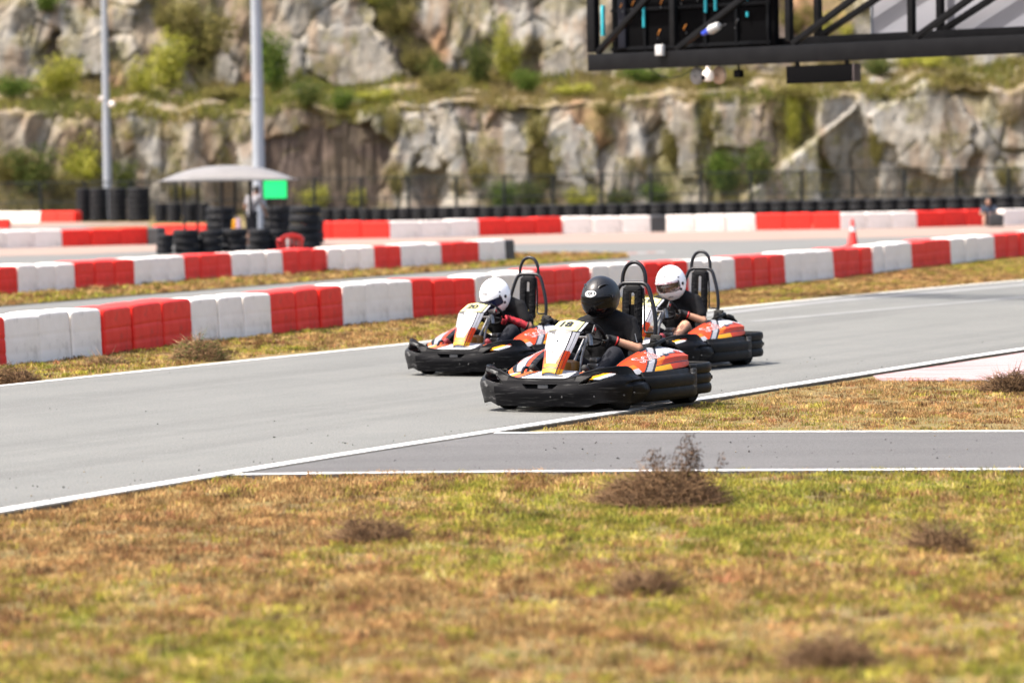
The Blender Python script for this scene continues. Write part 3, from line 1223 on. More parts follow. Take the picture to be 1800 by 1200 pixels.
        if side > 0: mb.text('Sodi', .15, onpod(.395, .44, 1.02, 3.6, .0055), I_OR, bold=-.0030, shear=.3)
        mb.text('RTX', .05, onpod(.875, .50, 1.0, 3.3), I_OR, bold=.003)
        mb.text('RX', .028, onpod(.64, .52, 1.0, 3.3), I_INK, bold=.001)
        mb.build('side_pod', LIV, root, angle=50)
        # black caps, vents on the pod top
        mb = MB()
        mb.box((-.20, side * .455, .497), (.20, .075, .028), Matrix.Rotation(R(8), 3, 'Y') @ Matrix.Rotation(R(18 * side), 3, 'X'), b=.01)
        mb.box((-.36, side * .485, .483), (.14, .075, .036), Matrix.Rotation(R(-12), 3, 'Y') @ Matrix.Rotation(R(20 * side), 3, 'X'), b=.012)
        mb.lathe([(.034, 0), (.035, .010), (.026, .018), (.0001, .019)], 20, None, (-.23, side * .42, .508))
        mb.build('pod_cap', m_blk2, root)
        mb = MB()
        mb.box((-.44, side * .50, .452), (.08, .06, .016), Matrix.Rotation(R(-24), 3, 'Y'), b=.005)
        mb.lathe([(.014, 0), (.011, .012), (.0001, .014)], 14, None, (-.235, side * .42, .525))
        mb.build('pod_trim', m_blk2, root)
        # side bumper with two rolled ribs
        SB = [(.40, .612), (.30, .655), (.10, .685), (-.10, .695), (-.30, .688), (-.42, .66)]
        pts = SB if side > 0 else [(x, -y) for x, y in SB][::-1]
        mb = MB()
        shell(mb, pts, 60, 40, lambda s: .285, lambda s: .075,
              lambda s, v, z: (.005 + .024 * abs(math.sin(2 * math.pi * min(.999, v * 1.25))) ** .36) if v < .8 else (.008 - .03 * (v - .8) / .2), centre=False)
        mb.build('side_bumper', m_blk2, root, thick=.02, off=1, angle=60)
        mb = MB()
        mb.box((-.345, side * .715, .185), (.085, .03, .215), b=.015)
        mb.build('bumper_bracket', m_scuff, root)
    # --- rear bumper: three rolled tiers wrapping the rear wheels
    RB = [(-.34, .67), (-.50, .69), (-.66, .685), (-.775, .635), (-.835, .52), (-.85, .3), (-.85, 0), (-.85, -.3), (-.835, -.52), (-.775, -.635), (-.66, -.685), (-.50, -.69), (-.34, -.67)]
    mb = MB()

    def rb_off(s, v, z):
        return .004 + .040 * abs(math.sin(3 * math.pi * min(.9999, max(.0001, v)))) ** .36 * .62
    shell(mb, RB[:], 150, 60, lambda s: .325, lambda s: .075, lambda s, v, z: rb_off(s, v, z), centre=True)
    mb.build('rear_bumper', m_blk2, root, thick=.03, angle=60)
    for sy in (1, -1):
        mb = MB()
        mb.box((-.735, sy * .676, .20), (.05, .012, .032), Matrix.Rotation(R(-38 * sy), 3, 'Z'), b=.006)
        mb.build('bumper_socket', m_dark, root)
    mb = MB()
    mb.grid(lambda u, v: V((-.46 + .17 * math.cos(u), (.66 - .20 * v), .15 + .175 * math.sin(u))), list(np.linspace(R(25), R(150), 20)), [0, .5, 1])
    mb.build('wheel_guard', m_blk2, root, thick=.012)
    # --- wheels
    wheel_thing(root, .56, .50, .130, .130, R(9))
    wheel_thing(root, .56, -.50, .130, .130, R(9))
    wheel_thing(root, -.47, .555, .140, .20)
    wheel_thing(root, -.47, -.555, .140, .20)
    # --- chassis
    mb = MB()
    for sy in (1, -1):
        mb.tube(spline([(.86, sy * .22, .10), (.62, sy * .24, .085), (.30, sy * .30, .08), (-.20, sy * .33, .08), (-.55, sy * .30, .11), (-.80, sy * .26, .16)], 6), .016, 8)
        mb.tube(spline([(.60, sy * .30, .13), (.40, sy * .40, .17), (.36, sy * .56, .18), (-.30, sy * .58, .18), (-.34, sy * .34, .09)], 6), .012, 8)
        mb.tube([(.56, sy * .24, .12), (.56, sy * .44, .13)], .016, 8)
        mb.tube(spline([(.80, sy * .28, .20), (.62, sy * .33, .33), (.40, sy * .345, .30)], 6), .013, 8)
    mb.tube([(.86, -.22, .10), (.86, .22, .10)], .016, 8)
    mb.tube([(-.47, -.62, .14), (-.47, .62, .14)], .02, 10)
    mb.tube([(-.80, -.26, .16), (-.80, .26, .16)], .016, 8)
    mb.build('chassis_tubes', m_tube, root)
    mb = MB()
    mb.box((.20, 0, .062), (1.20, .58, .012), b=.004)
    mb.build('floor_tray', m_blk, root)
    mb = MB()
    for sy in (1, -1):
        mb.tube([(.66, sy * .22, .10), (.70, sy * .22, .24)], .009, 8, mi=0)
        mb.tube([(.70, sy * .15, .245), (.70, sy * .29, .245)], .011, 8, mi=1)
    mb.tube([(.60, .05, .27), (.60, .32, .285)], .011, 8, mi=0)
    mb.build('pedal', [m_steel, m_red], root)
    mb = MB()
    mb.box((.30, .155, .335), (.14, .10, .05), b=.012)
    mb.box((.30, .155, .385), (.10, .07, .04), b=.01)
    mb.build('brake_cylinder', m_steel, root)
    # --- seat
    st = [(V((.06, 0, .15)), .17), (V((-.10, 0, .10)), .185), (V((-.30, 0, .095)), .195), (V((-.42, 0, .16)), .20), (V((-.49, 0, .30)), .205), (V((-.545, 0, .46)), .20), (V((-.565, 0, .54)), .17)]
    P = spline([a for a, _ in st], 6)
    W = [float(np.interp(i / 6, range(len(st)), [b for _, b in st])) for i in range(len(P))]
    mb = MB()

    def seat(u, v):
        i = int(round(u))
        t = (P[min(len(P) - 1, i + 1)] - P[max(0, i - 1)]).normalized()
        nrm = V((t.z, 0, -t.x))
        if nrm.z < 0 and i < 10: nrm = -nrm
        nrm = V((abs(t.z), 0, abs(t.x)))
        return P[i] + V((0, W[i] * math.sin(v * 1.35) / math.sin(1.35), 0)) + nrm * (.15 * abs(v) ** 2.6)
    mb.grid(seat, list(range(len(P))), list(np.linspace(-1, 1, 25)))
    mb.build('seat', m_blk, root, thick=.012)
    # --- engine cover behind / beside the seat
    mb = MB()
    mb.box((-.66, 0, .34), (.30, .60, .20), b=.05)
    mb.build('engine_cover', m_blk2, root)
    for sy in (1, -1):
        mb = MB()
        mb.box((-.55, sy * .275, .47), (.05, .10, .17), Matrix.Rotation(R(-18), 3, 'Y'), b=.02)
        mb.build('seat_bolster', m_blk2, root)
    mb = MB()
    for sy in (1, -1):
        mb.tube(spline([(-.46, sy * .33, .42), (-.50, sy * .345, .50), (-.57, sy * .345, .51), (-.62, sy * .34, .42)], 6), .013, 8)
    mb.build('seat_stay', m_tube, root)
    # --- roll hoops and back pad
    mb = MB()
    h = [(-.640, .200, .26), (-.655, .212, .45), (-.675, .218, .62), (-.690, .200, .74), (-.705, .165, .86), (-.715, .135, .935), (-.718, .105, .962), (-.720, .07, .970)]
    left = [V(p) for p in h]
    right = [V((p[0], -p[1], p[2])) for p in h][::-1]
    mb.tube(spline(left + right, 5), .0175, 10)
    mb.build('roll_hoop', m_tube, root)
    mb = MB()
    h = [(-.722, .104, .945), (-.726, .106, 1.00), (-.730, .096, 1.06), (-.733, .066, 1.115), (-.735, .030, 1.138), (-.735, 0, 1.143)]
    left = [V(p) for p in h]
    right = [V((p[0], -p[1], p[2])) for p in h[:-1]][::-1]
    mb.tube(spline(left + right, 5), .0165, 10)
    mb.build('head_hoop', m_tube, root)
    mb = MB()
    mb.tube(spline([(-.715, .088, .93), (-.712, .098, .80), (-.708, .098, .62), (-.700, .105, .575), (-.690, .135, .562), (-.675, .214, .566)], 5), .0085, 8)
    mb.tube(spline([(-.715, -.088, .93), (-.712, -.098, .80), (-.708, -.098, .62), (-.700, -.105, .575), (-.690, -.135, .562), (-.675, -.214, .566)], 5), .0085, 8)
    mb.build('hoop_brace', m_tube, root)
    # pad with a long slot: outer outline to inner outline
    mb = MB()

    def rr(wd, z0, z1, r, n=6):
        o = []
        for (cx_, cz_, a0) in ((wd - r, z1 - r, 0), (-wd + r, z1 - r, 90), (-wd + r, z0 + r, 180), (wd - r, z0 + r, 270)):
            for k in range(n + 1):
                a = R(a0 + 90 * k / n)
                o.append((cx_ + r * math.cos(a), cz_ + r * math.sin(a)))
        return o
    outer, inner = rr(.083, .50, .955, .04), rr(.024, .58, .895, .018)
    mid = [((a[0] + b[0]) / 2, (a[1] + b[1]) / 2) for a, b in zip(outer, inner)]
    xat = lambda z: -.672 - (z - .5) * .075
    n = len(outer)
    rings = [[V((xat(z) - .022, y, z)) for y, z in outer], [V((xat(z) + .012, y * .97, z)) for y, z in outer], [V((xat(z) + .026, y, z)) for y, z in mid], [V((xat(z) + .020, y, z)) for y, z in inner], [V((xat(z) - .022, y, z)) for y, z in inner]]
    mb.add([p for r_ in rings for p in r_], [[a * n + i, a * n + (i + 1) % n, ((a + 1) % 5) * n + (i + 1) % n, ((a + 1) % 5) * n + i] for a in range(5) for i in range(n)])
    for k in range(7):
        for sy in (1, -1):
            z = .57 + k * .055
            mb.tube([(xat(z) + .026, sy * .032, z), (xat(z + .03) + .020, sy * .078, z + .032)], .0035, 6)
    pad = mb.build('back_pad', m_blk, root, angle=35)
    mb = MB()
    mb.box((xat(.73), 0, .70), (.02, .056, .19), Matrix.Rotation(R(-4), 3, 'Y'), b=.004)
    mb.build('pad_insert', m_dark, pad)
    return root, nose


WC = V((.15, 0, .585)); WN = V((-.75, 0, .66)).normalized(); WU = V((.66, 0, .75)).normalized(); WR = .148


def make_wheel(root):
    mb = MB()
    ring = [WC + V((0, 1, 0)) * (WR * math.cos(a)) + WU * (WR * math.sin(a) * (1 if math.sin(a) > -.3 else .86)) for a in np.linspace(0, 2 * math.pi, 48, endpoint=False)]
    mb.tube(ring, .0145, 10, closed=True)
    for a in (R(90), R(210), R(330)):
        mb.tube([WC - WN * .03, WC + V((0, 1, 0)) * (WR * math.cos(a)) + WU * (WR * .9 * math.sin(a))], .011, 8, flat=.5)
    mb.lathe([(.045, -.035), (.045, -.01), (.03, 0), (.0001, 0)], 18, WN.to_track_quat('Z', 'Y').to_matrix(), WC)
    mb.build('steering_wheel', m_blk, root)


kart, NOSE = make_kart()
make_wheel(kart)
karts = [kart] + [copy_tree(kart) for _ in range(2)]


def add_number(root, body, dx=0.0):
    """the digits of this kart's plate, part of its nose panel"""
    npn = [c for c in root.children if c.name.startswith('nose_panel')][0]
    mb = MB()

    def f(x, y):
        u = x / .150 + dx
        v = .897 + y / .80
        return NOSE(max(-.62, min(.62, u)), v) + V((.55, 0, .83)) * .004
    mb.text(body, .115, f, 0, bold=.005)
    mb.build('number', m_ink, npn, angle=None)


def place_kart(root, wheel_xy, px, py, yaw, k=1.0):
    """yaw = degrees between the line of sight and the kart's axis; wheel contact at the pixel"""
    P = G(px, py)
    los = math.atan2(P.x, P.y)
    hx, hy = -math.sin(R(yaw) - 0) , -math.cos(R(yaw))
    # rotate heading by the line of sight
    c, s = math.cos(-los), math.sin(-los)
    hx, hy = hx * c - hy * s, hx * s + hy * c
    rz = math.atan2(hy, hx)
    M3 = Matrix.Rotation(rz, 3, 'Z')
    root.location = P - M3 @ V((wheel_xy[0], wheel_xy[1], 0)) * k
    root.scale = (k, k, k)
    root.location.z = .002
    root.rotation_euler = (0, 0, rz)


K1, K2, K3 = karts
place_kart(K1, (-.47, .60), 1209, 708.5, 25.5)
place_kart(K2, (.56, -.50), 753, 657, 29, .94)
place_kart(K3, (-.47, .60), 1308, 641, 25.5, .96)
for k_, nb, dx in ((K1, '18', 0), (K2, '20', 0), (K3, '19', 0)):
    add_number(k_, nb, dx)
    if '_nose' in k_: del k_['_nose']
tag(K1, 'orange and white go-kart number 18, leading, driver in black helmet', None, 'go-karts racing on the track')
tag(K2, 'orange and white go-kart number 20, on the outside of the track', None, 'go-karts racing on the track')
tag(K3, 'orange and white go-kart behind number 18, rearmost of the three, whole slotted back pad', None, 'go-karts racing on the track')
# the third kart's pad has no insert
for c in K3.children:
    if c.name.startswith('back_pad'):
        for d in list(c.children):
            bpy.data.objects.remove(d)

# ================================================================== DRIVERS
m_skin = M('skin', (.50, .27, .17), (.44, .22, .14), 14, .5, spec=.35)
m_shirt = M('black_shirt', (.0065, .0065, .0075), (.010, .010, .011), 6, .85, bump=.35, bscale=14, spec=.15)
m_trou = M('dark_trousers', (.009, .010, .014), (.013, .014, .019), 5, .8, bump=.3, bscale=14, spec=.2)
m_glove_b = M('black_glove', (.010, .010, .010), None, rough=.7)
m_glove_r = M('red_glove', (.58, .014, .028), (.10, .008, .012), 26, .7)
m_shoe_t = M('gum_sole', (.26, .215, .15), (.20, .165, .11), 30, .8)
m_shoe_k = M('black_shoe', (.010, .010, .010), None, rough=.7)
m_shoe_r = M('maroon_shoe', (.20, .02, .03), (.14, .015, .02), 20, .7)
m_helm_k = M('matt_black_helmet', (.008, .0085, .0105), (.010, .0105, .0125), 5, .38, spec=.38)
m_helm_w = M('white_helmet', (.80, .80, .80), (.76, .76, .77), 8, .22, coat=.5)
m_visor_k = M('dark_visor', (.003, .003, .004), None, rough=.12, spec=.22)
m_visor_b = M('blue_visor', (.004, .006, .03), None, rough=.1, spec=.35)
m_vinyl_w = M('white_sticker', (.75, .75, .75), None, rough=.35)
m_band = M('visor_strip', (.62, .60, .62), (.30, .1, .14), 60, .4, stretch=(.2, 1, 1))
m_visor_c = bpy.data.materials.new('clear_visor')
m_visor_c.use_nodes = True
_n, _l = m_visor_c.node_tree.nodes, m_visor_c.node_tree.links
_t = _n.new('ShaderNodeBsdfTransparent'); _t.inputs[0].default_value = (.50, .42, .41, 1)
_g = _n.new('ShaderNodeBsdfGlossy'); _g.inputs['Roughness'].default_value = .05
_m = _n.new('ShaderNodeMixShader'); _m.inputs[0].default_value = .10
_l.new(_t.outputs[0], _m.inputs[1]); _l.new(_g.outputs[0], _m.inputs[2]); _l.new(_m.outputs[0], _n['Material Output'].inputs['Surface'])


def make_helmet(body, centre, yaw, pitch, roll, shell_m, visor_m, kind):
    """helmet local: x forward, y left, z up, origin at the head's centre"""
    rot = Matrix.Rotation(R(yaw), 3, 'Z') @ Matrix.Rotation(R(pitch), 3, 'Y') @ Matrix.Rotation(R(roll), 3, 'X')
    C = V(centre)
    ax, ay, az = (.188, .146, .168) if kind == 'k' else (.182, .146, .178)

    def surf(th, ph, lift=0.0):
        """th azimuth from the face, ph elevation"""
        c_, s_ = math.cos(ph), math.sin(ph)
        d = V((c_ * math.cos(th), c_ * math.sin(th), s_))
        p = V((d.x * ax, d.y * ay, d.z * az))
        if s_ < 0:                                   # jaw: straighter sides and a chin bar pushed forward
            p.x *= 1 + .02 * -s_
            p.y *= 1 + .10 * -s_
            if math.cos(th) > 0:
                f = max(0, math.cos(th)) ** 3 * min(1, -s_ / .45)
                p.x += .026 * f
        if math.cos(th) < -.2 and s_ > -.2:
            p.x -= .010 * max(0, c_)
        if kind == 'k' and s_ > .1:
            p.x -= .012 * s_ * math.cos(th) * min(1, c_ * 2)
        nrm = V((d.x / ax, d.y / ay, d.z / az)).normalized()
        p += nrm * lift
        return C + rot @ p
    lo = R(-66)
    vis_t, vis_b, vis_a = (R(13), R(-36), R(66)) if kind == 'k' else (R(8), R(-23), R(62))
    if kind == 'b': vis_t, vis_b, vis_a = R(6), R(-19), R(60)
    if kind == 'c': vis_t, vis_b, vis_a = R(9), R(-22), R(62)

    def in_port(th, ph):
        t = math.atan2(math.sin(th), math.cos(th))
        a = abs(t) / vis_a
        if a > 1: return False
        k = (1 - a ** 6)
        return vis_b * (k * .55 + .45) < ph < vis_t * (1 - .25 * a ** 4)
    ths = list(np.linspace(-math.pi, math.pi, 128, endpoint=False))
    phs = list(np.linspace(lo, R(89.9), 84))
    mb = MB()
    mb.grid(lambda a, b: surf(a, b), ths, phs, keep=lambda a, b: not in_port(a, b), wrap=True)
    # rolled bottom edge
    mb.tube([surf(a, lo, -.004) for a in ths[::2]], .007, 8, closed=True)
    h = mb.build('helmet', shell_m, body, angle=60, thick=.010)
    mb = MB()
    pt, pa = [], 40
    e = R(2.2)
    mb.grid(lambda a, b: surf(a, b, .0035 if kind != 'c' else .002), list(np.linspace(-vis_a - e * 2, vis_a + e * 2, 70)), list(np.linspace(vis_b - e, vis_t + e, 34)),
            keep=lambda a, b: (abs(a) / (vis_a + e * 2)) ** 6 + (abs((b - (vis_t + vis_b) / 2) / ((vis_t - vis_b) / 2 + e))) ** 8 < 1)
    mb.build('visor', visor_m, h, angle=60)
    # eye-port gasket
    mb = MB()
    loop = []
    for k in range(72):
        q = 2 * math.pi * k / 72
        cx_, sx_ = math.cos(q), math.sin(q)
        a = (vis_a + e) * (abs(cx_) ** .35) * (1 if cx_ > 0 else -1)
        b = (vis_t + vis_b) / 2 + ((vis_t - vis_b) / 2 + e * .6) * (abs(sx_) ** .45) * (1 if sx_ > 0 else -1)
        loop.append(surf(a, b, .001))
    mb.tube(loop, .0035, 6, closed=True)
    mb.build('visor_seal', m_ink, h)

    def on(th0, ph0, lift=.003):
        def f(x, y, z=0.0):
            return surf(th0 + x / (.15 * math.cos(ph0)), ph0 + y / .155, lift + z)
        return f
    # pivots and vents
    mb = MB()
    for sy in (1, -1):
        for (a, b, r_) in (((78, 2, .024),) if kind == 'k' else ((80, -4, .017), (69, -21, .014), (60, 9, .009), (66, 20, .008))):
            q0 = surf(R(a) * sy, R(b), .004)
            nrm = (surf(R(a) * sy, R(b), .02) - q0).normalized()
            mb.lathe([(r_, -.006), (r_, .002), (r_ * .7, .005), (.0001, .005)], 18, nrm.to_track_quat('Z', 'Y').to_matrix(), q0)
    mb.build('visor_pivot', m_ink, h)
    mb = MB()
    if kind == 'k':
        for sy in (1, -1):
            f0 = on(R(50) * sy, R(40), .000)
            f = lambda x, y, z=0.0: f0(x * sy, y, z)
            mb.tube(spline([f(-.040, -.012, -.002), f(-.030, .004, .002), f(-.004, .012, .005), f(.026, .012, .004), f(.055, .004, -.003)], 6), [.002] + [.0055] * 23 + [.002], 8)
            mb.tube(spline([f(-.030, -.008, -.003), f(-.006, .002, -.001), f(.022, .004, -.002)], 5), .0060, 8, mi=1)
            f = on(R(52) * sy, R(2), .006)
        f = on(0, R(-50), .004)
        mb.tube(spline([f(-.03, .0), f(0, -.006, .004), f(.03, 0)], 5), .006, 8)
        mb.tube([surf(R(46), b, .0) for b in np.linspace(R(18), R(36), 8)], .0015, 6)
        mb.tube([surf(R(26), b, .001) for b in np.linspace(R(34), R(62), 10)], .0014, 6)
        mb.tube([surf(R(-26), b, .001) for b in np.linspace(R(34), R(62), 10)], .0014, 6)
    else:
        for sy in (1, -1):
            f = on(R(22) * sy, R(-44), .002)
            mb.tube(spline([f(-.02, 0), f(0, .003), f(.02, 0)], 4), .004, 6, mi=1)
        f = on(0, R(52), .003)
        mb.tube(spline([f(-.012, 0), f(0, .004), f(.012, 0)], 4), .0035, 6, mi=1)
    mb.build('vent', [shell_m, m_dark], h)
    # maker's oval
    mb = MB()
    f = on(R(2), R(24) if kind == 'k' else R(34), .004)

    def oval(rx, ry, lift, mi, ring=None):
        N = 40
        if ring is None:
            vs_ = [f(0, 0, lift)] + [f(rx * math.cos(2 * math.pi * k / N), ry * math.sin(2 * math.pi * k / N), lift) for k in range(N)]
            mb.add(vs_, [[0, 1 + k, 1 + (k + 1) % N] for k in range(N)], mi)
        else:
            vs_ = []
            for k in range(N):
                c_, s_ = math.cos(2 * math.pi * k / N), math.sin(2 * math.pi * k / N)
                vs_ += [f(rx * c_, ry * s_, lift), f((rx - ring) * c_, (ry - ring) * s_, lift)]
            mb.add(vs_, [[2 * k, 2 * ((k + 1) % N), 2 * ((k + 1) % N) + 1, 2 * k + 1] for k in range(N)], mi)
    if kind == 'k':
        oval(.050, .0235, 0, 1)
        oval(.050, .0235, .001, 0, .0045)
        oval(.033, .0180, .001, 0)
        mb.text('kyt', .034, lambda x, y: f(x, y + .004, .002), 1, bold=.0018)
    else:
        oval(.038, .019, 0, 1, .003)
        mb.text('Arai', .027, lambda x, y: f(x, y, .001), 1, bold=.0008)
    mb.build('helmet_badge', [m_vinyl_w, m_ink], h, angle=None)
    if kind == 'c':
        mb = MB()
        mb.grid(lambda a, b: surf(a, b, .006), list(np.linspace(-R(58), R(58), 50)), [R(5.5), R(8), R(10.5)])
        mb.build('visor_strip', m_band, h, angle=None)
    return h


def grip(phi, side):
    """hand geometry at rim angle phi: returns capsules and wrist"""
    Yv = V((0, 1, 0))
    Rd = Yv * math.cos(phi) + WU * math.sin(phi)
    T = -Yv * math.sin(phi) + WU * math.cos(phi)
    P0 = WC + Rd * WR
    caps = []
    kn = []
    for i, (k, ln) in enumerate(((-.033, .88), (-.011, 1.0), (.011, 1.05), (.033, .96))):
        tt = T * k * (1 if side > 0 else 1)
        k0 = P0 + tt + WN * .030 + Rd * .012
        k1 = P0 + tt + WN * .010 + Rd * .030 * ln
        k2 = P0 + tt - WN * .020 * ln + Rd * .024
        k3 = P0 + tt - WN * .027 * ln - Rd * .004
        caps += [(k0, .0105, k1, .010), (k1, .010, k2, .0092), (k2, .0092, k3, .008)]
        kn.append(k0)
    wrist = P0 + WN * .075 - T * .035 + Rd * .035
    pb = (kn[0] + kn[3]) / 2
    for k0 in kn:
        caps.append((k0, .013, wrist.lerp(pb, .35) + (k0 - pb) * .7, .015))
    caps.append((wrist, .024, wrist.lerp(pb, .5), .024))
    up = 1 if True else -1
    th0 = wrist.lerp(pb, .45) - Rd * .022
    th1 = P0 - Rd * .020 + WN * .022 + T * .020
    th2 = P0 - Rd * .012 + WN * .006 + T * .048
    caps += [(th0, .013, th1, .0115), (th1, .0115, th2, .009)]
    return caps, wrist


def make_driver(kart_o, label, helmet_args, head_c, lean, kind, seed):
    """the body is one continuous mesh; shirt, trousers, gloves, shoes and helmet are its children"""
    lx, ly = lean
    hip = V((-.30, 0, .20)); ch = V((-.27 + lx, ly * .6, .50)); nk = V((-.215 + lx, ly, .725))
    hd = V(head_c)
    shl = V((-.25 + lx, .198 + ly, .655)); shr = V((-.225 + lx, -.195 + ly, .645))
    phiL, phiR = R(-30), R(180 + 12)
    gl, wl = grip(phiL, 1)
    gr, wr = grip(phiR, -1)
    ell_ = V((-.17 + lx * .6, .315 + ly * .5, .455)); elr = V((-.14 + lx * .6, -.33 + ly * .5, .47))
    kl = V((.13, .235, .415)); kr = V((.15, -.25, .40))
    al = V((.47, .19, .205)); ar = V((.48, -.245, .212))
    tl = V((.565, .20, .318)); tr_ = V((.575, -.262, .318))
    bc = [(hip + V((0, .09, -.02)), .105, hip + V((0, -.09, -.02)), .105), (hip, .115, ch, .115), (ch + V((0, .06, 0)), .10, ch + V((0, -.06, 0)), .10), (ch, .11, nk, .060),
          (nk, .058, hd + V((-.01, 0, -.05)), .055), (shl, .052, shr, .052),
          (shl, .050, ell_, .043), (ell_, .043, wl, .027), (shr, .050, elr, .043), (elr, .043, wr, .027),
          (hip + V((.02, .09, 0)), .080, kl, .058), (kl, .057, al, .036), (hip + V((.02, -.09, 0)), .080, kr, .058), (kr, .057, ar, .036),
          (al, .036, tl, .030), (ar, .036, tr_, .030)]
    bc += [(a, r0 * .86, b, r1 * .86) for a, r0, b, r1 in gl + gr]
    hr = Matrix.Rotation(R(helmet_args[1]), 3, 'Z') @ Matrix.Rotation(R(helmet_args[2]), 3, 'Y')
    hh = lambda x, y, z: hd + hr @ V((x, y, z))
    ells = [(hh(0, 0, .02), (.095, .078, .108), hr), (hh(.035, 0, -.05), (.06, .058, .07), hr)]
    bc += [(hh(.092, 0, .012), .011, hh(.112, 0, -.022), .014), (hh(.082, .028, .028), .014, hh(.082, -.028, .028), .014), (hh(.088, .02, -.062), .011, hh(.088, -.02, -.062), .011)]
    body = remesh_body('person', bc, m_skin, None, .009, 3, ells)
    body.matrix_world = Matrix.Translation(kart_o.location) @ kart_o.rotation_euler.to_matrix().to_4x4() @ Matrix.Scale(kart_o.scale.x, 4)
    tag(body, label, 'person', 'kart drivers')
    for sy in (1, -1):                               # eyes and brows, children of the body
        mb = MB()
        mb.ell(hh(.089, sy * .030, .012), (.010, .014, .009), 12, hr, 0)
        mb.ell(hh(.097, sy * .030, .012), (.004, .006, .006), 10, hr, 1)
        mb.tube([hh(.092, sy * .014, .034), hh(.094, sy * .030, .038), hh(.086, sy * .046, .033)], .0045, 6, mi=1)
        mb.build('eye', [m_vinyl_w, m_dark], body)
    # shirt: torso and short sleeves
    e = .016
    sl_l, sl_r = shl.lerp(ell_, .68), shr.lerp(elr, .68)
    sc_ = [(hip + V((0, .08, .0)), .125, hip + V((0, -.08, .0)), .125), (hip, .135 + e, ch, .138 + e), (ch + V((0, .06, 0)), .120 + e, ch + V((0, -.06, 0)), .120 + e), (ch, .135 + e, nk + V((-.01, 0, -.02)), .080),
           (shl, .066 + e * .6, shr, .066 + e * .6), (shl, .062 + e * .7, sl_l, .058 + e * .4), (shr, .062 + e * .7, sl_r, .058 + e * .4), (nk, .082, nk.lerp(hd, .62), .078), (nk - V((.02, 0, .02)), .098, shl, .070), (nk - V((.02, 0, .02)), .098, shr, .070)]
    sc_ += [(ch + V((0, .10, .03)), .075 + e, shl, .060), (ch + V((0, -.10, .03)), .075 + e, shr, .060)]
    sh = remesh_body('shirt', sc_, m_shirt, body, .010, 5)
    if kind == 'k':
        mb = MB()
        base_ = shl.lerp(sl_l, .80) + V((.062, .048, .0))
        mb.text('racing', .028, lambda x, y: base_ + V((y * .35, -y * .15, -x * .95)) + V((.003, x * .25, -x * .1)), 0, bold=.0008)
        mb.build('sleeve_lettering', m_vinyl_w, sh, angle=None)
    # trousers (or shorts on the third driver)
    if kind == 'c':
        kl2, kr2 = hip.lerp(kl, .62), hip.lerp(kr, .62)
        tc_ = [(hip + V((0, .09, -.02)), .117, hip + V((0, -.09, -.02)), .117), (hip + V((.02, .09, 0)), .10, kl2 + V((0, .03, 0)), .088), (hip + V((.02, -.09, 0)), .10, kr2 + V((0, -.03, 0)), .088)]
    else:
        tc_ = [(hip + V((0, .09, -.02)), .117, hip + V((0, -.09, -.02)), .117), (hip + V((.02, .09, 0)), .10, kl, .076), (kl, .074, al, .054), (hip + V((.02, -.09, 0)), .10, kr, .076), (kr, .074, ar, .054)]
    remesh_body('trousers' if kind != 'c' else 'shorts', tc_, m_trou, body, .011, 5)
    # shoes
    for (a, t_) in ((al, tl), (ar, tr_)):
        mats = {'k': (m_shoe_k, m_shoe_t), 'b': (m_shoe_r, m_shoe_r), 'c': (m_shoe_r, m_shoe_r)}[kind]
        d = (t_ - a).normalized()
        hl = a - d * .055 + V((.02, 0, -.03))
        toe = a + d * .165 + V((.012, 0, .0))
        sho = remesh_body('shoe', [(hl, .038, a.lerp(t_, .5), .041), (a.lerp(t_, .5), .041, toe, .033), (a, .047, a - V((.02, 0, 0)) + V((0, 0, .03)), .046)], mats[0], body, .008, 2)
        mb = MB()
        nrm = V((d.z, 0, -d.x))
        if nrm.x < 0: nrm = -nrm
        yy = V((0, 1, 0))
        ax_ = (toe - hl)
        ol = []
        for k in range(28):
            q = 2 * math.pi * k / 28
            wd = .038 if math.cos(q) > 0 else .031
            ol.append(((hl + toe) / 2) + ax_ * (.54 * math.cos(q)) + yy * (wd * math.sin(q)))
        mb.add([p + nrm * .036 for p in ol] + [p + nrm * .054 for p in ol], [list(range(28))[::-1], list(range(28, 56))] + [[i, (i + 1) % 28, 28 + (i + 1) % 28, 28 + i] for i in range(28)])
        mb.build('sole', mats[1], sho, angle=40)
    # gloves
    gm = {'k': m_glove_b, 'b': m_glove_r, 'c': m_glove_b}[kind]
    for (caps, wv, el) in ((gl, wl, ell_), (gr, wr, elr)):
        far = wv.lerp(el, {'k': .22, 'b': .90, 'c': .26}[kind])
        gv = remesh_body('glove', [(a, r0 * 1.08, b, r1 * 1.08) for a, r0, b, r1 in caps] + [(wv, .032, far, .036 if kind != 'b' else .046)], gm, body, .0048, 2)
        mb = MB()
        dirv = (el - wv).normalized()
        q = dirv.to_track_quat('Z', 'Y').to_matrix()
        mb.lathe([(.034, -.008), (.0385, -.004), (.0385, .004), (.034, .008)] if kind != 'b' else [(.046, -.008), (.050, -.004), (.050, .004), (.046, .008)], 20, q, far)
        if kind == 'c':
            for k0, r0, k1, r1 in caps[0:12:3]:
                mb.tube([k0 + (k0 - wv).normalized() * .004 + WN * .008, k1 + WN * .010], .005, 6)
        mb.build('glove_trim', m_red if kind != 'b' else m_glove_b, gv)
    # neck-to-helmet and the helmet
    make_helmet(body, head_c, *helmet_args[1:4], {'k': m_helm_k, 'b': m_helm_w, 'c': m_helm_w}[kind], {'k': m_visor_k, 'b': m_visor_b, 'c': m_visor_c}[kind], kind)
    return body


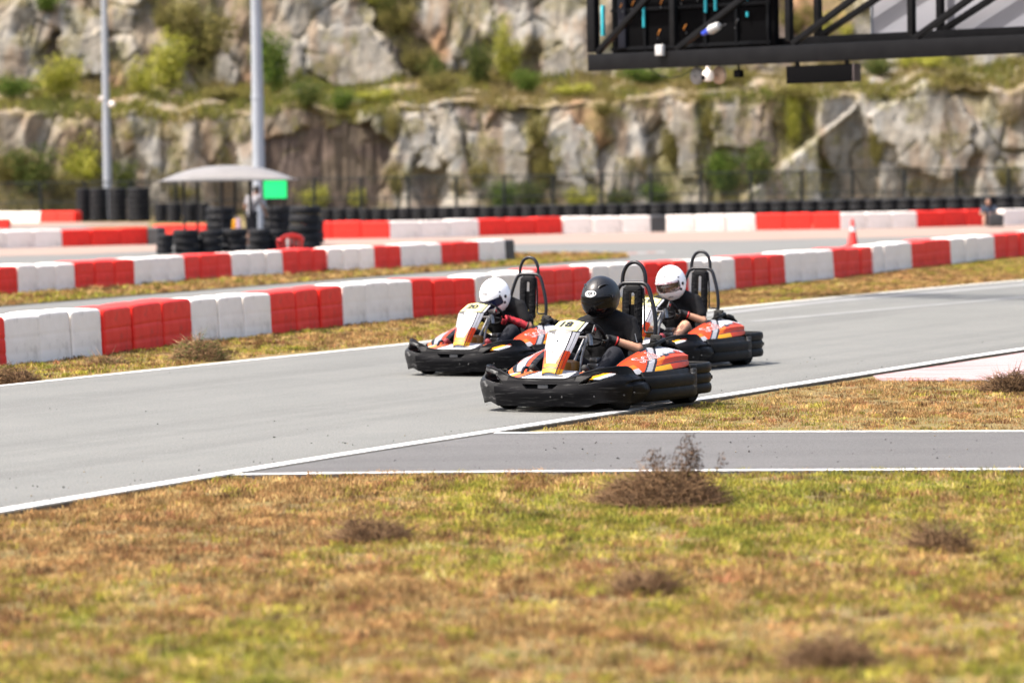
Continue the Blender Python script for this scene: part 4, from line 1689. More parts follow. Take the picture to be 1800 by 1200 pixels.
D1 = make_driver(K1, 'driver in matt black helmet, black shirt and dark trousers, in kart 18', ('', -2, 14, 0), (-.08, .012, .882), (.05, .01), 'k', 1)
D2 = make_driver(K2, 'driver ducking in white helmet with blue visor and red gloves, in kart 20', ('', -4, 26, 8), (-.02, -.03, .775), (.10, -.02), 'b', 2)
D3 = make_driver(K3, 'driver in white helmet with clear visor and shorts, in the rearmost kart', ('', 2, 10, 5), (-.05, -.01, .845), (.06, -.01), 'c', 3)
# ================================================================== BARRIER BLOCKS
m_bred = M('red_barrier_plastic', (.80, .031, .019), (.70, .026, .017), 3, .5, .62, spec=.25, c3=(.34, .04, .03), scale3=5, lo3=.58, hi3=.80)
m_bwhite = M('white_barrier_plastic', (.86, .79, .725), (.79, .72, .65), 2.5, .45, .6, spec=.3, c3=(.46, .40, .34), scale3=4, lo3=.57, hi3=.80)
m_bblack = M('black_barrier_plastic', (.02, .02, .022), (.035, .035, .036), 6, .55)


def block_mesh(mat, rib=.010):
    """unit-long hollow barrier block: crowned top, two pressed ribs front and back, rounded ends; front = -y"""
    prof = []
    D, H = .24, .50
    zs = np.linspace(0, 1, 26)
    for z in zs:                                     # front face going up
        y = -D + .02 * z
        for rc in (.27, .62):
            k = (z - rc) / .035
            y -= .022 * math.exp(-k * k) if False else 0
            if -2 < k < 0: y += rib * (k + 2) / 2
            elif 0 <= k < .5: y += rib * (1 - k / .5)
        prof.append((y, z * H * .93))
    for a in np.linspace(0, 1, 6)[1:]:
        prof.append((-D + .02 + .05 * (1 - math.cos(a * math.pi / 2)), H * .93 + .035 * math.sin(a * math.pi / 2)))
    prof += [(-y, z) for y, z in prof[::-1]]
    us = [-1, -.99, -.965, -.93, -.86, -.6, -.3, 0, .3, .6, .86, .93, .965, .99, 1]
    mb = MB()
    n = len(prof)

    def P(u, j):
        y, z = prof[j]
        a = abs(u)
        c = 1 - .06 * max(0, (a - .92) / .08) ** 2.5
        x = u * .497
        y = (y + math.copysign(.004 * (1 - a * a), y)) * c
        z = z * (1 - .022 * a ** 4) * (1 - .03 * max(0, (a - .9) / .1) ** 2) if z > .05 else z
        return V((x, y, z))
    vs_ = [P(u, j) for u in us for j in range(n)]
    fs = [[i * n + j, i * n + j + 1, (i + 1) * n + j + 1, (i + 1) * n + j] for i in range(len(us) - 1) for j in range(n - 1)]
    fs += [list(range(n)), [(len(us) - 1) * n + j for j in range(n)][::-1]]
    mb.add(vs_, fs)
    o = mb.build('barrier_block', mat, angle=24)
    me = o.data
    bpy.data.objects.remove(o)
    return me


BM = {'R': block_mesh(m_bred), 'W': block_mesh(m_bwhite, .0035), 'K': block_mesh(m_bblack)}
ORD = ['first', 'second', 'third', 'fourth', 'fifth', 'sixth', 'seventh', 'eighth', 'ninth', 'tenth', 'eleventh', 'twelfth']
CN = {'R': 'red', 'W': 'white', 'K': 'black'}


def barrier(row, group, spec, bottom, z, hs=1.0, depth=1.0, where='left'):
    """spec = [(colour, px0, px1, n)], bottom = [(px, py)] foot line of the front faces"""
    cnt = {'R': 0, 'W': 0, 'K': 0}
    rng = random.Random(len(row))
    tot = {q: sum(1 for t in spec if t[0] == q) for q in 'RWK'}
    for (c, a, b, n) in spec:
        k = cnt[c]; cnt[c] += 1
        pa = G(a, interp(a, bottom), z); pb = G(b, interp(b, bottom), z)
        for i in range(n):
            p, q = pa.lerp(pb, i / n), pa.lerp(pb, (i + 1) / n)
            o = bpy.data.objects.new('barrier_block', BM[c])
            COL.objects.link(o)
            d = q - p
            ang = math.atan2(d.y, d.x) + R(rng.uniform(-2.4, 2.4))
            nrm = V((-math.sin(ang), math.cos(ang), 0))
            o.location = (p + q) / 2 + nrm * .24 * depth
            o.location.z = z - .004
            o.rotation_euler = (0, 0, ang)
            o.scale = (d.length * .983, depth, hs * rng.uniform(.97, 1.02))
            o.rotation_euler[0] = R(rng.uniform(-1.2, 1.2)); o.rotation_euler[1] = R(rng.uniform(-.6, .6))
            if n == 1:
                lab = f"{ORD[k]} single {CN[c]} block from the left in {row}"
            else:
                pos = ['left', 'right'] if n == 2 else ['left', 'middle', 'right']
                word = 'pair' if n == 2 else 'trio'
                lab = f"{pos[i]} block of the {ORD[k]} {CN[c]} {word} from the left in {row}" if tot[c] > 1 else f"{pos[i]} block of the {CN[c]} {word} in {row}"
            tag(o, lab, 'barrier block', group)


rowA = [('R', -150, 13, 3), ('W', 13, 183, 3), ('R', 183, 340, 3), ('W', 340, 478, 3), ('R', 478, 606, 3), ('W', 606, 726, 3), ('R', 726, 838, 3), ('W', 838, 943, 3), ('R', 943, 1042, 3), ('W', 1042, 1135, 3),
        ('R', 1135, 1212, 3), ('W', 1212, 1295, 3), ('R', 1295, 1383, 3), ('W', 1383, 1467, 3), ('R', 1467, 1536, 3), ('W', 1536, 1603, 3), ('R', 1603, 1672, 3), ('W', 1672, 1748, 3), ('R', 1748, 1816, 3), ('W', 1816, 1880, 3), ('R', 1880, 1940, 3), ('W', 1940, 1998, 3), ('R', 1998, 2052, 3)]
barrier('the nearest barrier row', 'nearest barrier row beside the track', rowA, ROW_A, ZG, 1.06)
ROW_B = [(-130, 528), (0, 519), (35, 517), (133, 510), (238, 503), (327, 495), (410, 489), (500, 483), (577, 478), (660, 475), (706, 472), (777, 467), (843, 463), (890, 460), (906, 459)]
barrier('the second barrier row', 'second barrier row on the grass island',
        [('R', -75, 34, 3), ('W', 34, 133, 3), ('R', 133, 238, 3), ('W', 238, 327, 3), ('R', 327, 410, 3), ('W', 410, 500, 3), ('R', 500, 577, 3), ('W', 577, 660, 3), ('R', 660, 706, 2), ('W', 706, 777, 3), ('R', 777, 843, 3), ('W', 843, 891, 2), ('K', 891, 906, 1)], ROW_B, .02, .98)
barrier('the far left barrier row', 'far left barrier row before the hut',
        [('W', -160, -40, 3), ('W', -40, 110, 3), ('R', 110, 263, 3), ('K', 258, 278, 1)], [(-160, 441), (-40, 438), (110, 434), (263, 430), (280, 430)], 0, 1.02)
barrier('the low row left of the hut', 'red barrier blocks left of the hut', [('R', 268, 362, 2)], [(268, 411), (362, 410)], 0, .64)
barrier('the row by the tall tyres', 'barrier blocks by the tall tyre stacks', [('W', -80, 70, 3), ('R', 70, 130, 2)], [(-80, 391), (130, 390.5)], 0, 1.0)
barrier('the stub at the left edge', 'barrier stub at the left edge', [('R', -60, 15, 2)], [(-60, 403), (15, 402)], 0, .84)
ROW_E = [(533, 421), (563, 421), (686, 419), (843, 415), (990, 411), (1145, 408), (1329, 405), (1478, 403), (1613, 400), (1741, 396.5), (1765, 396), (1900, 392), (2050, 387)]
barrier('the far barrier row', 'far barrier row before the tyre wall',
        [('R', 533, 686, 3), ('W', 686, 843, 3), ('R', 843, 990, 3), ('W', 990, 1145, 3), ('K', 1146, 1171, 1), ('W', 1171, 1329, 3), ('R', 1329, 1478, 3), ('W', 1478, 1613, 3), ('R', 1613, 1742, 3), ('W', 1765, 1905, 3), ('R', 1905, 2040, 3)], ROW_E, 0, 1.08)

# ================================================================== TYRES
m_tyre_far = M('old_tyre', (.006, .0065, .0085), (.012, .0125, .015), 4, .7, spec=.2, bump=.2, bscale=12, c3=(.035, .033, .03), scale3=6, lo3=.6, hi3=.8)


def tyre_profile(r, h, z0=0.0):
    return [(r * .62, z0 + h * .12), (r * .70, z0 + .004), (r * .88, z0 + .002), (r * .96, z0 + h * .10), (r * .985, z0 + h * .22), (r * .965, z0 + h * .26), (r, z0 + h * .34), (r, z0 + h * .46), (r * .975, z0 + h * .5), (r, z0 + h * .54), (r, z0 + h * .66),
            (r * .965, z0 + h * .74), (r * .985, z0 + h * .78), (r * .96, z0 + h * .90), (r * .88, z0 + h - .002), (r * .70, z0 + h - .004), (r * .62, z0 + h * .88)]


def tyre_mesh(r, h, name='tyre'):
    mb = MB()
    mb.lathe(tyre_profile(r, h), 28, closed=True)
    o = mb.build(name, m_tyre_far, angle=50)
    me = o.data
    bpy.data.objects.remove(o)
    return me


TY = tyre_mesh(.33, .205)
POSN = {1: ['only'], 2: ['bottom', 'top'], 3: ['bottom', 'middle', 'top'], 4: ['bottom', 'second lowest', 'second highest', 'top'], 5: ['bottom', 'second lowest', 'middle', 'second highest', 'top']}


def tyres(px, py, n, wpx, desc, seed):
    """loose tyres piled by the hut: every tyre a thing of its own"""
    rng = random.Random(seed)
    c = G(px, py)
    s = SCALE(c)
    k = (wpx / s) / .66
    c.y += .33 * k
    for i in range(n):
        o = bpy.data.objects.new('tyre', TY)
        COL.objects.link(o)
        o.location = c + V((rng.uniform(-.02, .02), rng.uniform(-.02, .02), i * .205 * (k * .5 + .5)))
        o.rotation_euler = (R(rng.uniform(-1, 1)), R(rng.uniform(-1, 1)), rng.uniform(0, 6))
        o.scale = (k, k, (k * .5 + .5))
        tag(o, f"{POSN[n][i]} tyre of the {desc}", 'tyre', 'loose tyres piled around the marshal hut')


tyres(289, 447, 3, 30, 'leftmost small pile in front of the hut', 1)
tyres(325, 446, 3, 46, 'pile under the left end of the canopy', 2)
tyres(369, 445, 3, 42, 'front pile just left of the marshal', 3)
tyres(412, 444, 3, 45, 'front pile under the marshal', 4)
tyres(454, 442, 3, 40, 'front pile right of the marshal', 5)
tyres(484, 441, 3, 34, 'front pile touching the red chair', 6)
tyres(386, 417, 4, 50, 'rear pile left of the marshal', 7)
tyres(486, 416, 4, 50, 'rear pile below the green board', 8)
tyres(536, 440, 5, 56, 'tallest pile right of the red chair', 9)
tyres(556, 428, 4, 26, 'narrow pile touching the far red blocks', 10)


def stack_mesh(r, h, n):
    mb = MB()
    for i in range(n):
        mb.lathe(tyre_profile(r * (1 - .012 * (i % 2)), h / n, i * h / n), 20, closed=True)
    o = mb.build('tyre_stack', m_tyre_far, angle=50)
    me = o.data
    bpy.data.objects.remove(o)
    return me


ST = stack_mesh(.29, .80, 4)
NTH = lambda k: ('%d%s' % (k, 'th' if 10 <= k % 100 <= 20 else {1: 'st', 2: 'nd', 3: 'rd'}.get(k % 10, 'th')))
a_, b_ = AT(577, 385, 44.5), AT(2010, 370, 52.0)
dl = (V((b_.x, b_.y, 0)) - V((a_.x, a_.y, 0)))
NS = 54
for i in range(NS + 1):
    t = i / NS
    p = V((a_.x, a_.y, 0)) + dl * t
    o = bpy.data.objects.new('tyre_stack', ST)
    COL.objects.link(o)
    o.location = V((p.x, p.y, ZG))
    zs_ = interp(t, [(0, .86), (.44, .98), (.88, 1.20), (1, 1.22)])
    k = dl.length / NS / .58
    o.scale = (k, k, zs_ * random.uniform(.985, 1.015))
    o.rotation_euler = (0, 0, random.uniform(0, 6))
    tag(o, f"{NTH(i + 1)} stack from the left in the long tyre wall below the fence", 'tyre stack', 'long tyre wall below the fence')
ST2 = stack_mesh(.42, 1.56, 6)
for i, (px, wpx, lab) in enumerate(((146, 27, 'leftmost narrow tall tyre stack beside the red blocks'), (173, 32, 'tall tyre stack just left of the thin lamp pole'), (206, 33, 'tall tyre stack just right of the thin lamp pole'), (243, 41, 'rightmost and widest of the tall tyre stacks'))):
    p = G(px, 389.5, 0)
    s = SCALE(p)
    o = bpy.data.objects.new('tall_tyre_stack', ST2)
    COL.objects.link(o)
    k = wpx / s / .84
    o.location = p + V((0, .42, 0))
    o.scale = (k, k, 1)
    tag(o, lab, 'tyre stack', 'tall tyre stacks at the left')
ST3 = stack_mesh(.36, .88, 4)
for i, (px, wpx) in enumerate(((282, 24), (306, 27), (333, 27), (356, 24))):
    p = G(px, 391, 0)
    s = SCALE(p)
    o = bpy.data.objects.new('tyre_stack', ST3)
    COL.objects.link(o)
    k = wpx / s / .72
    o.location = p + V((0, .4, 0))
    o.scale = (k, k, .96)
    tag(o, f"{ORD[i]} tyre stack from the left behind the low red blocks by the hut", 'tyre stack', 'tyre stacks behind the hut')

# ================================================================== MARSHAL HUT
m_canopy = M('canopy_sheet', (.17, .163, .16), (.14, .135, .132), 2, .6)
m_post = M('dark_post', (.012, .013, .017), None, rough=.6, spec=.2)
hb = G(400, 436)
hs = SCALE(hb)
hut = thing('marshal_hut', 'small open marshal hut with a curved pale grey canopy on thin posts', 'hut', (hb.x, hb.y + .9, 0))
X = lambda px: (px - 400) / hs
mb = MB()
zt = lambda px, py: HCAM + (HOR + (900 - px) * .0148 - py) / hs


def can(u, v):
    px = 398 + u * 119
    top = zt(398, 290.5)
    low = zt(398, 317)
    return V((X(px), (v * 1.15), low + (top - low) * (1 - abs(u) ** 2.3) * (1 - abs(v) ** 2.6)))


mb.grid(can, list(np.linspace(-1, 1, 40)), list(np.linspace(-1, 1, 14)))
mb.box((0, 0, zt(398, 317)), (2 * 118.5 / hs, 2.29, .05), b=.01)
mb.build('canopy', m_canopy, hut, thick=.02)
mb = MB()
for px in (324, 340, 391, 407, 441):
    y = .75 if px in (340, 407) else -.75
    mb = MB()
    mb.tube([(X(px), y, 0), (X(px), y, zt(398, 312))], .036 if px != 441 else .05, 8)
    mb.build('post', m_post, hut)
for px in (472, 495):
    mb = MB()
    mb.tube([(X(px), .7, 0), (X(px), .7, zt(398, 312))], .025, 8)
    mb.build('post', m_post, hut)
mb = MB()
mb.tube([(X(284), -.8, zt(398, 316)), (X(512), -.8, zt(398, 316))], .02, 8)
mb.tube([(X(284), .8, zt(398, 316)), (X(512), .8, zt(398, 316))], .02, 8)
mb.build('eave_rail', m_post, hut)

# lit signal board
m_led = bpy.data.materials.new('led_green')
m_led.use_nodes = True
n, l = m_led.node_tree.nodes, m_led.node_tree.links
b = n['Principled BSDF']
b.inputs['Base Color'].default_value = (.01, .05, .02, 1)
tc = n.new('ShaderNodeTexCoord'); wv = n.new('ShaderNodeTexWave'); wv.bands_direction = 'Z'; wv.inputs['Scale'].default_value = 7.5
l.new(tc.outputs['Object'], wv.inputs['Vector'])
mr = n.new('ShaderNodeMapRange'); mr.inputs['To Min'].default_value = .45; mr.inputs['To Max'].default_value = 1.05
l.new(wv.outputs['Fac'], mr.inputs['Value'])
b.inputs['Emission Color'].default_value = (.012, .62, .16, 1)
l.new(mr.outputs['Result'], b.inputs['Emission Strength'])
lb = thing('signal_board', 'lit green signal board hanging at the right end of the hut', 'signal board', (hb.x + X(485), hb.y - .05, zt(485, 333)))
mb = MB()
mb.box((0, .05, 0), (44 / hs, .09, 34 / hs), b=.012)
mb.build('board_case', m_post, lb)
mb = MB()
mb.box((.01, -.003, 0), (40 / hs, .02, 30.5 / hs), b=.004)
mb.build('light_panel', m_led, lb)
mb = MB()
mb.tube([(-.12, .05, .22), (-.12, .05, .34)], .012, 6)
mb.tube([(.12, .05, .22), (.12, .05, .34)], .012, 6)
mb.build('hanger', m_post, lb)

# red plastic chair
cb = G(512, 474)
ch = thing('plastic_chair', 'red plastic armchair beside the tallest tyre pile, its back to the track', 'chair', (cb.x, cb.y + .05, 0), R(8))
mb = MB()
mb.grid(lambda u, v: V((u * .22, -.18 - .05 * v, .40 + v * .35 * (1 - .18 * u * u))), list(np.linspace(-1, 1, 61)), list(np.linspace(0, 1, 24)),
        keep=lambda u, v: not (abs((u * 2.5 + .5) % 1 - .5) < .30 and abs(u) < .82 and v < .72))
mb.build('backrest', m_red, ch, thick=.018)
mb = MB()
mb.box((0, .03, .39), (.43, .42, .03), b=.01)
mb.build('seat', m_red, ch)
for sx in (-1, 1):
    mb = MB()
    mb.tube(spline([(sx * .22, -.20, .62), (sx * .26, -.02, .63), (sx * .26, .2, .60), (sx * .24, .24, .42)], 5), .02, 8)
    mb.build('armrest', m_red, ch)
    for sy in (-1, 1):
        mb = MB()
        mb.tube([(sx * .20, sy * .18 + .02, .39), (sx * .23, sy * .22 + .02, 0)], [.024, .018], 8)
        mb.build('leg', m_red, ch)

# marshal, standing in the hut with rolled flags
m_grey_shirt = M('grey_shirt', (.24, .235, .25), (.19, .185, .2), 5, .8)
m_hair = M('dark_hair', (.012, .010, .009), None, rough=.6)
m_skin2 = M('tanned_skin', (.30, .16, .10), (.25, .13, .085), 12, .5)
mp_ = G(442, 432)
ms = SCALE(mp_)


def person_far(loc, rz, label, joints, shirt_m, pants_m, hair_m, sleeves=True, group=None):
    J = {k: V(v) for k, v in joints.items()}
    caps = [(J['hip'] + V((.09, 0, 0)), .11, J['hip'] - V((.09, 0, 0)), .11), (J['hip'], .12, J['chest'], .125), (J['chest'] + V((.07, 0, 0)), .10, J['chest'] - V((.07, 0, 0)), .10), (J['chest'], .12, J['neck'], .06), (J['neck'], .05, J['head'] - V((0, 0, .06)), .05)]
    fing = []
    for sd in 'lr':
        s_ = 1 if sd == 'r' else -1
        caps += [(J['sh' + sd], .055, J['el' + sd], .042), (J['el' + sd], .042, J['wr' + sd], .028), (J['hip'] + V((s_ * .09, 0, 0)), .085, J['kn' + sd], .058), (J['kn' + sd], .056, J['an' + sd], .038), (J['an' + sd] + V((0, .03, -.03)), .038, J['an' + sd] + V((0, -.15, -.045)), .034), (J['chest'], .09, J['sh' + sd], .06)]
        d = (J['wr' + sd] - J['el' + sd]).normalized()
        side = d.cross(V((0, -1, 0)) if abs(d.y) < .8 else V((0, 0, 1))).normalized()
        palm = J['wr' + sd] + d * .08
        caps.append((J['wr' + sd], .026, palm, .03))
        for k, ln in zip((-.027, -.009, .009, .027), (.06, .075, .08, .065)):
            fb_ = palm + side * k
            f1 = fb_ + d * ln * .55
            fing += [(fb_, .010, f1, .0095), (f1, .0095, f1 + d * ln * .35 + V((0, -.018, -.01)), .008)]
        fing += [(J['wr' + sd] + d * .03 + side * .028, .012, palm + side * .055 + d * .005, .0095)]
    hd = J['head']
    ells = [(hd, (.078, .098, .115), None), (hd + V((0, -.03, -.06)), (.058, .06, .065), None)]
    caps += [(hd + V((0, -.092, .0)), .010, hd + V((0, -.112, -.03)), .014), (hd + V((.078, 0, -.01)), .016, hd + V((.082, .01, .015)), .016), (hd + V((-.078, 0, -.01)), .016, hd + V((-.082, .01, .015)), .016)]
    o = remesh_body('person', caps + fing, m_skin2, None, .0085, 3, ells)
    o.location = loc; o.rotation_euler = (0, 0, rz)
    tag(o, label, 'person', group)
    for sx in (-1, 1):
        mb = MB()
        mb.ell(hd + V((sx * .032, -.092, .012)), (.013, .008, .008), 10)
        mb.build('eye', m_dark, o)
    mb = MB()
    mb.grid(lambda u, v: hd + V((.092 * math.sin(v) * math.cos(u), .014 + .112 * math.sin(v) * math.sin(u), .010 + .132 * math.cos(v))), list(np.linspace(0, 2 * math.pi, 36)), list(np.linspace(0.01, 1.75, 20)),
            keep=lambda u, v: not (math.sin(u) < -.35 and v > .85))
    mb.build('hair', hair_m, o, thick=.008, off=0)
    sc_ = [(J['hip'], .138, J['chest'], .142), (J['chest'] + V((.07, 0, 0)), .116, J['chest'] - V((.07, 0, 0)), .116), (J['chest'], .135, J['neck'] - V((0, 0, .03)), .075)]
    for sd in 'lr':
        sc_ += [(J['chest'], .105, J['sh' + sd], .074), (J['sh' + sd], .070, J['sh' + sd].lerp(J['el' + sd], .6), .062)]
    remesh_body('shirt', sc_, shirt_m, o, .012, 5)
    pc = [(J['hip'] + V((.08, 0, 0)), .126, J['hip'] - V((.08, 0, 0)), .126)]
    for sd in 'lr':
        s_ = 1 if sd == 'r' else -1
        pc += [(J['hip'] + V((s_ * .09, 0, 0)), .10, J['kn' + sd] + V((0, 0, .0)), .082)]
    remesh_body('shorts', pc, pants_m, o, .012, 4)
    return o


stand = dict(hip=(0, 0, .90), chest=(-.03, -.06, 1.22), neck=(-.07, -.10, 1.42), head=(-.11, -.14, 1.56), shl=(-.22, -.09, 1.36), shr=(.13, -.07, 1.36), ell=(-.30, -.14, 1.10), wrl=(-.30, -.26, .93), elr=(.22, -.03, 1.10), wrr=(.20, -.12, .88),
             knl=(-.10, -.02, .50), knr=(.10, -.02, .50), anl=(-.11, .02, .08), anr=(.11, .02, .08))
person_far((mp_.x, mp_.y + .1, 0), R(152), 'marshal in grey shirt and dark shorts standing in the hut', stand, m_grey_shirt, m_trou, m_hair)


def flag(px, py, h, col, label, tilt, seed):
    c = G(px, 436)
    s = SCALE(c)
    root = thing('signal_flag', label, 'flag', (c.x, c.y - .12, zt(px, py)))
    mb = MB()
    mb.tube([(0, 0, -.30), (tilt, 0, .30)], .012, 8)
    mb.build('stick', m_lgrey, root)
    mb = MB()
    mb.grid(lambda u, v: V((tilt * (v - .3) + .075 * (1 - .3 * v) * math.cos(u) * (1 + .25 * math.sin(3 * u + seed)), .05 * math.sin(u), -.28 + v * h)), list(np.linspace(0, 2 * math.pi, 28)), list(np.linspace(0, 1, 10)))
    mb.build('cloth', col, root, thick=.006)


flag(412, 399, .50, m_yellow, 'furled yellow flag leaning in front of the marshal', .04, 1)
flag(421, 399, .52, M('pink_check_cloth', (.62, .42, .48), (.30, .2, .25), 16, .8, detail=1, lo=.48, hi=.52), 'furled pink and grey checked flag beside the yellow one', -.03, 2)

# seated bystander behind the far barrier
sp = G(1748, 399)
m_navy = M('navy_shirt', (.015, .02, .045), (.03, .045, .07), 6, .8)
sit = dict(hip=(0, 0, .14), chest=(-.02, -.06, .46), neck=(-.03, -.12, .65), head=(-.03, -.17, .78), shl=(-.20, -.09, .60), shr=(.16, -.09, .60), ell=(-.28, -.20, .42), wrl=(-.16, -.40, .42), elr=(.24, -.20, .42), wrr=(.10, -.40, .42),
           knl=(-.14, -.38, .44), knr=(.14, -.38, .44), anl=(-.13, -.62, .09), anr=(.13, -.62, .09))
person_far((sp.x + .05, sp.y + 1.6, 0), R(-12), 'bystander in navy shirt sitting on the ground in the gap of the far barrier row', sit, m_navy, m_trou, m_hair)
mb = MB()
mb.box((0, 0, .20), (.48, .42, .40), b=.03)
mb.box((0, 0, .405), (.40, .36, .03), b=.01)
o = mb.build('crate', m_bblack)
o.location = (sp.x + .08, sp.y + .3, 0)
tag(o, 'dark box in the gap of the far barrier row before the seated bystander', 'box')

# traffic cone
cp = G(1499, 434)
m_canopy_w = M('cone_band', (.42, .42, .42), None, rough=.5)
cone = thing('traffic_cone', 'red traffic cone with a white band behind the nearest barrier row', 'cone', (cp.x, cp.y, 0))
m_cone = M('cone_red', (.52, .016, .008), (.46, .014, .008), 5, .5)
mb = MB()
mb.box((0, 0, .018), (.36, .36, .036), b=.012)
mb.build('base', m_cone, cone)
mb = MB()
mb.lathe([(.135, .034), (.128, .05), (.081, .38), (.080, .382), (.062, .50), (.061, .502), (.034, .68), (.028, .69), (.022, .685)], 28, mi=[0, 0, 0, 1, 1, 0, 0, 0])
mb.build('cone_body', [m_cone, m_canopy_w], cone)

# ================================================================== LAMP POLES
m_galv = M('galvanised_steel', (.32, .345, .38), (.28, .30, .335), 4, .5, metal=.1, stretch=(1, 1, .15))


def pole(px, py, s, r0, label, zt_):
    p = AT(px, py, s)
    root = thing('lamp_pole', label, 'lamp pole', (p.x, p.y, ZG))
    mb = MB()
    mb.lathe([(r0 * 1.6, 0), (r0 * 1.6, .03), (r0 * 1.02, .03), (r0, .5), (r0 * .97, 4.55), (r0 * 1.04, 4.56), (r0 * 1.04, 4.64), (r0 * .93, 4.65), (r0 * .6, zt_)], 24)
    mb.build('mast', m_galv, root)
    mb = MB()
    mb.tube([(-1.2, 0, zt_ - .1), (1.2, 0, zt_ - .1)], .06, 10)
    mb.build('crossarm', m_galv, root)
    for x in (-.9, 0, .9):
        mb = MB()
        mb.box((x, -.2, zt_ + .15), (.5, .3, .4), Matrix.Rotation(R(-40), 3, 'X'), b=.04)
        mb.build('floodlight', m_post, root)
    return root


pole(189.5, 345, 36.5, .20, 'thin tall grey lamp pole rising behind the tall tyre stacks', 14)
pole(456, 370, 53.0, .205, 'thick grey lamp pole rising behind the marshal hut', 14)
p1 = AT(188, 176, 36.7)
pl1 = thing('pole_camera', 'small pale camera clamped to the thin lamp pole', 'camera', p1)
mb = MB()
mb.box((-.26, -.05, .08), (.22, .20, .18), b=.04)
mb.ell((.24, -.05, -.22), (.16, .14, .14), 14)
mb.build('camera_case', m_bwhite, pl1)
mb = MB()
mb.tube([(-.3, 0, 0), (.3, 0, -.1)], .03, 8)
mb.build('bracket', m_galv, pl1)

# ================================================================== FENCE
fa, fb2 = AT(-160, 345, 36.4), AT(2150, 345, 40.8)
fA, fB = V((fa.x, fa.y, ZG)), V((fb2.x, fb2.y, ZG))
fence = thing('mesh_fence', 'dark green chain-link fence running along the foot of the quarry face', 'fence', (0, 0, 0))
m_fpost = M('fence_post_paint', (.010, .013, .014), None, rough=.6, spec=.2)
nF = 27
FH = 1.88
for i in range(nF + 1):
    p = fA.lerp(fB, i / nF)
    mb = MB()
    mb.tube([p, p + V((0, 0, FH + .04))], .072, 8)
    mb.build('post', m_fpost, fence)
for z in (.06, FH * .5, FH):
    mb = MB()
    mb.tube([fA + V((0, 0, z)), fB + V((0, 0, z))], .028, 6)
    mb.build('rail', m_fpost, fence)
L = (fB - fA).length
d = (fB - fA) / L
pitch, hw = .11, .006
N = int(L / pitch)
i = np.arange(-int(FH / pitch), N)
vs_, qs = [], []
for sgn in (1, -1):
    x0 = i * pitch if sgn > 0 else (i * pitch + FH)
    x1 = x0 + sgn * FH
    lo = np.stack([x0, np.zeros_like(x0)], 1); hi = np.stack([x1, np.full_like(x0, FH)], 1)
    # clip to the fence ends
    k = (np.minimum(x0, x1) > 0) & (np.maximum(x0, x1) < L)
    lo, hi = lo[k], hi[k]
    base = len(vs_) and sum(len(v) for v in vs_)
    for (q, dx) in ((lo, -hw), (lo, hw), (hi, hw), (hi, -hw)):
        pass
    n = len(lo)
    P4 = np.stack([lo + (-hw, 0), lo + (hw, 0), hi + (hw, 0), hi + (-hw, 0)], 1).reshape(-1, 2)
    W3 = np.array(fA)[None] + P4[:, :1] * np.array(d)[None] + np.stack([np.zeros(len(P4)), np.full(len(P4), .01 * sgn), P4[:, 1]], 1)
    vs_.append(W3)
    qs.append(np.arange(n * 4).reshape(-1, 4) + (base or 0))
np_mesh('wire_mesh', np.concatenate(vs_), np.concatenate(qs), None, [m_fpost], None, fence)

# ================================================================== GANTRY
m_gan = M('black_steel', (.003, .003, .004), (.0055, .0055, .0065), 5, .5, spec=.12)
SG0, SG1 = 116.0, 129.5
ga, gb = AT(1038, 109, SG0), AT(1830, 78, SG1)     # centre line of the front bottom chord
ga.z = gb.z = (ga.z + gb.z) / 2
gd = (gb - ga).normalized()
gn = V((-gd.y, gd.x, 0))
if gn.y < 0: gn = -gn
gan = thing('gantry', 'black steel truss gantry reaching over the track from the right', 'gantry', ga)
gan.rotation_euler = (0, 0, math.atan2(gd.y, gd.x))
GL = 15.0


def gx(px, y=0.0, z=0.0):
    lo_, hi_ = -2.0, 16.0
    for _ in range(50):
        mid_ = (lo_ + hi_) / 2
        p_ = ga + gd * mid_ + gn * y + V((0, 0, z)) - CAM
        if 900 + F * p_.dot(RIGHT) / p_.dot(FWD) < px: lo_ = mid_
        else: hi_ = mid_
    return mid_


WP = [gx(1185), gx(1391.5), gx(1603)]
WST = (WP[2] - WP[0]) / 2
WP = [WP[0] + WST * k_ for k_ in range(-1, 7)]
CH = .25
TD = .62      # truss width
TH = 1.35     # truss height
rmat = Matrix.Rotation(math.atan2(gd.y, gd.x), 3, 'Z')


def gbox(name, c, size, parent=gan, mat=m_gan, b=.006, rot=None):
    mb = MB()
    mb.box(c, size, rot, b=b)
    return mb.build(name, mat, parent)


gbox('chord', (GL / 2, 0, 0), (GL, .12, CH))
gbox('chord', (GL / 2, TD, .14), (GL, .12, CH))
gbox('chord', (GL / 2, 0, TH), (GL, .12, .14))
gbox('chord', (GL / 2, TD, TH), (GL, .12, .14))
for y in (0, TD):
    gbox('end_post', (.07, y, TH / 2 + .03), (.16, .115, TH - .25))
    for k in range(1, 8):
        x = WP[k]
        gbox('web_post', (x, y, TH / 2 + .04), (.095, .09, TH - .3))
        # diagonal rising to the right
        z0, z1 = CH / 2 + .02 + (.13 if y else 0), TH - .08
        x0, x1 = (x + .06, x + WST - .05)
        ln = math.hypot(x1 - x0, z1 - z0)
        gbox('diagonal', ((x0 + x1) / 2, y, (z0 + z1) / 2), (ln, .075, .085), rot=Matrix.Rotation(-math.atan2(z1 - z0, x1 - x0), 3, 'Y'))
    z0, z1 = CH / 2 + .02, TH - .08
    dx_ = WP[1] - .20
    ln = math.hypot(dx_, z1 - z0)
    gbox('diagonal', (.15 + dx_ / 2, y, (z0 + z1) / 2), (ln, .075, .085), rot=Matrix.Rotation(-math.atan2(z1 - z0, dx_), 3, 'Y'))
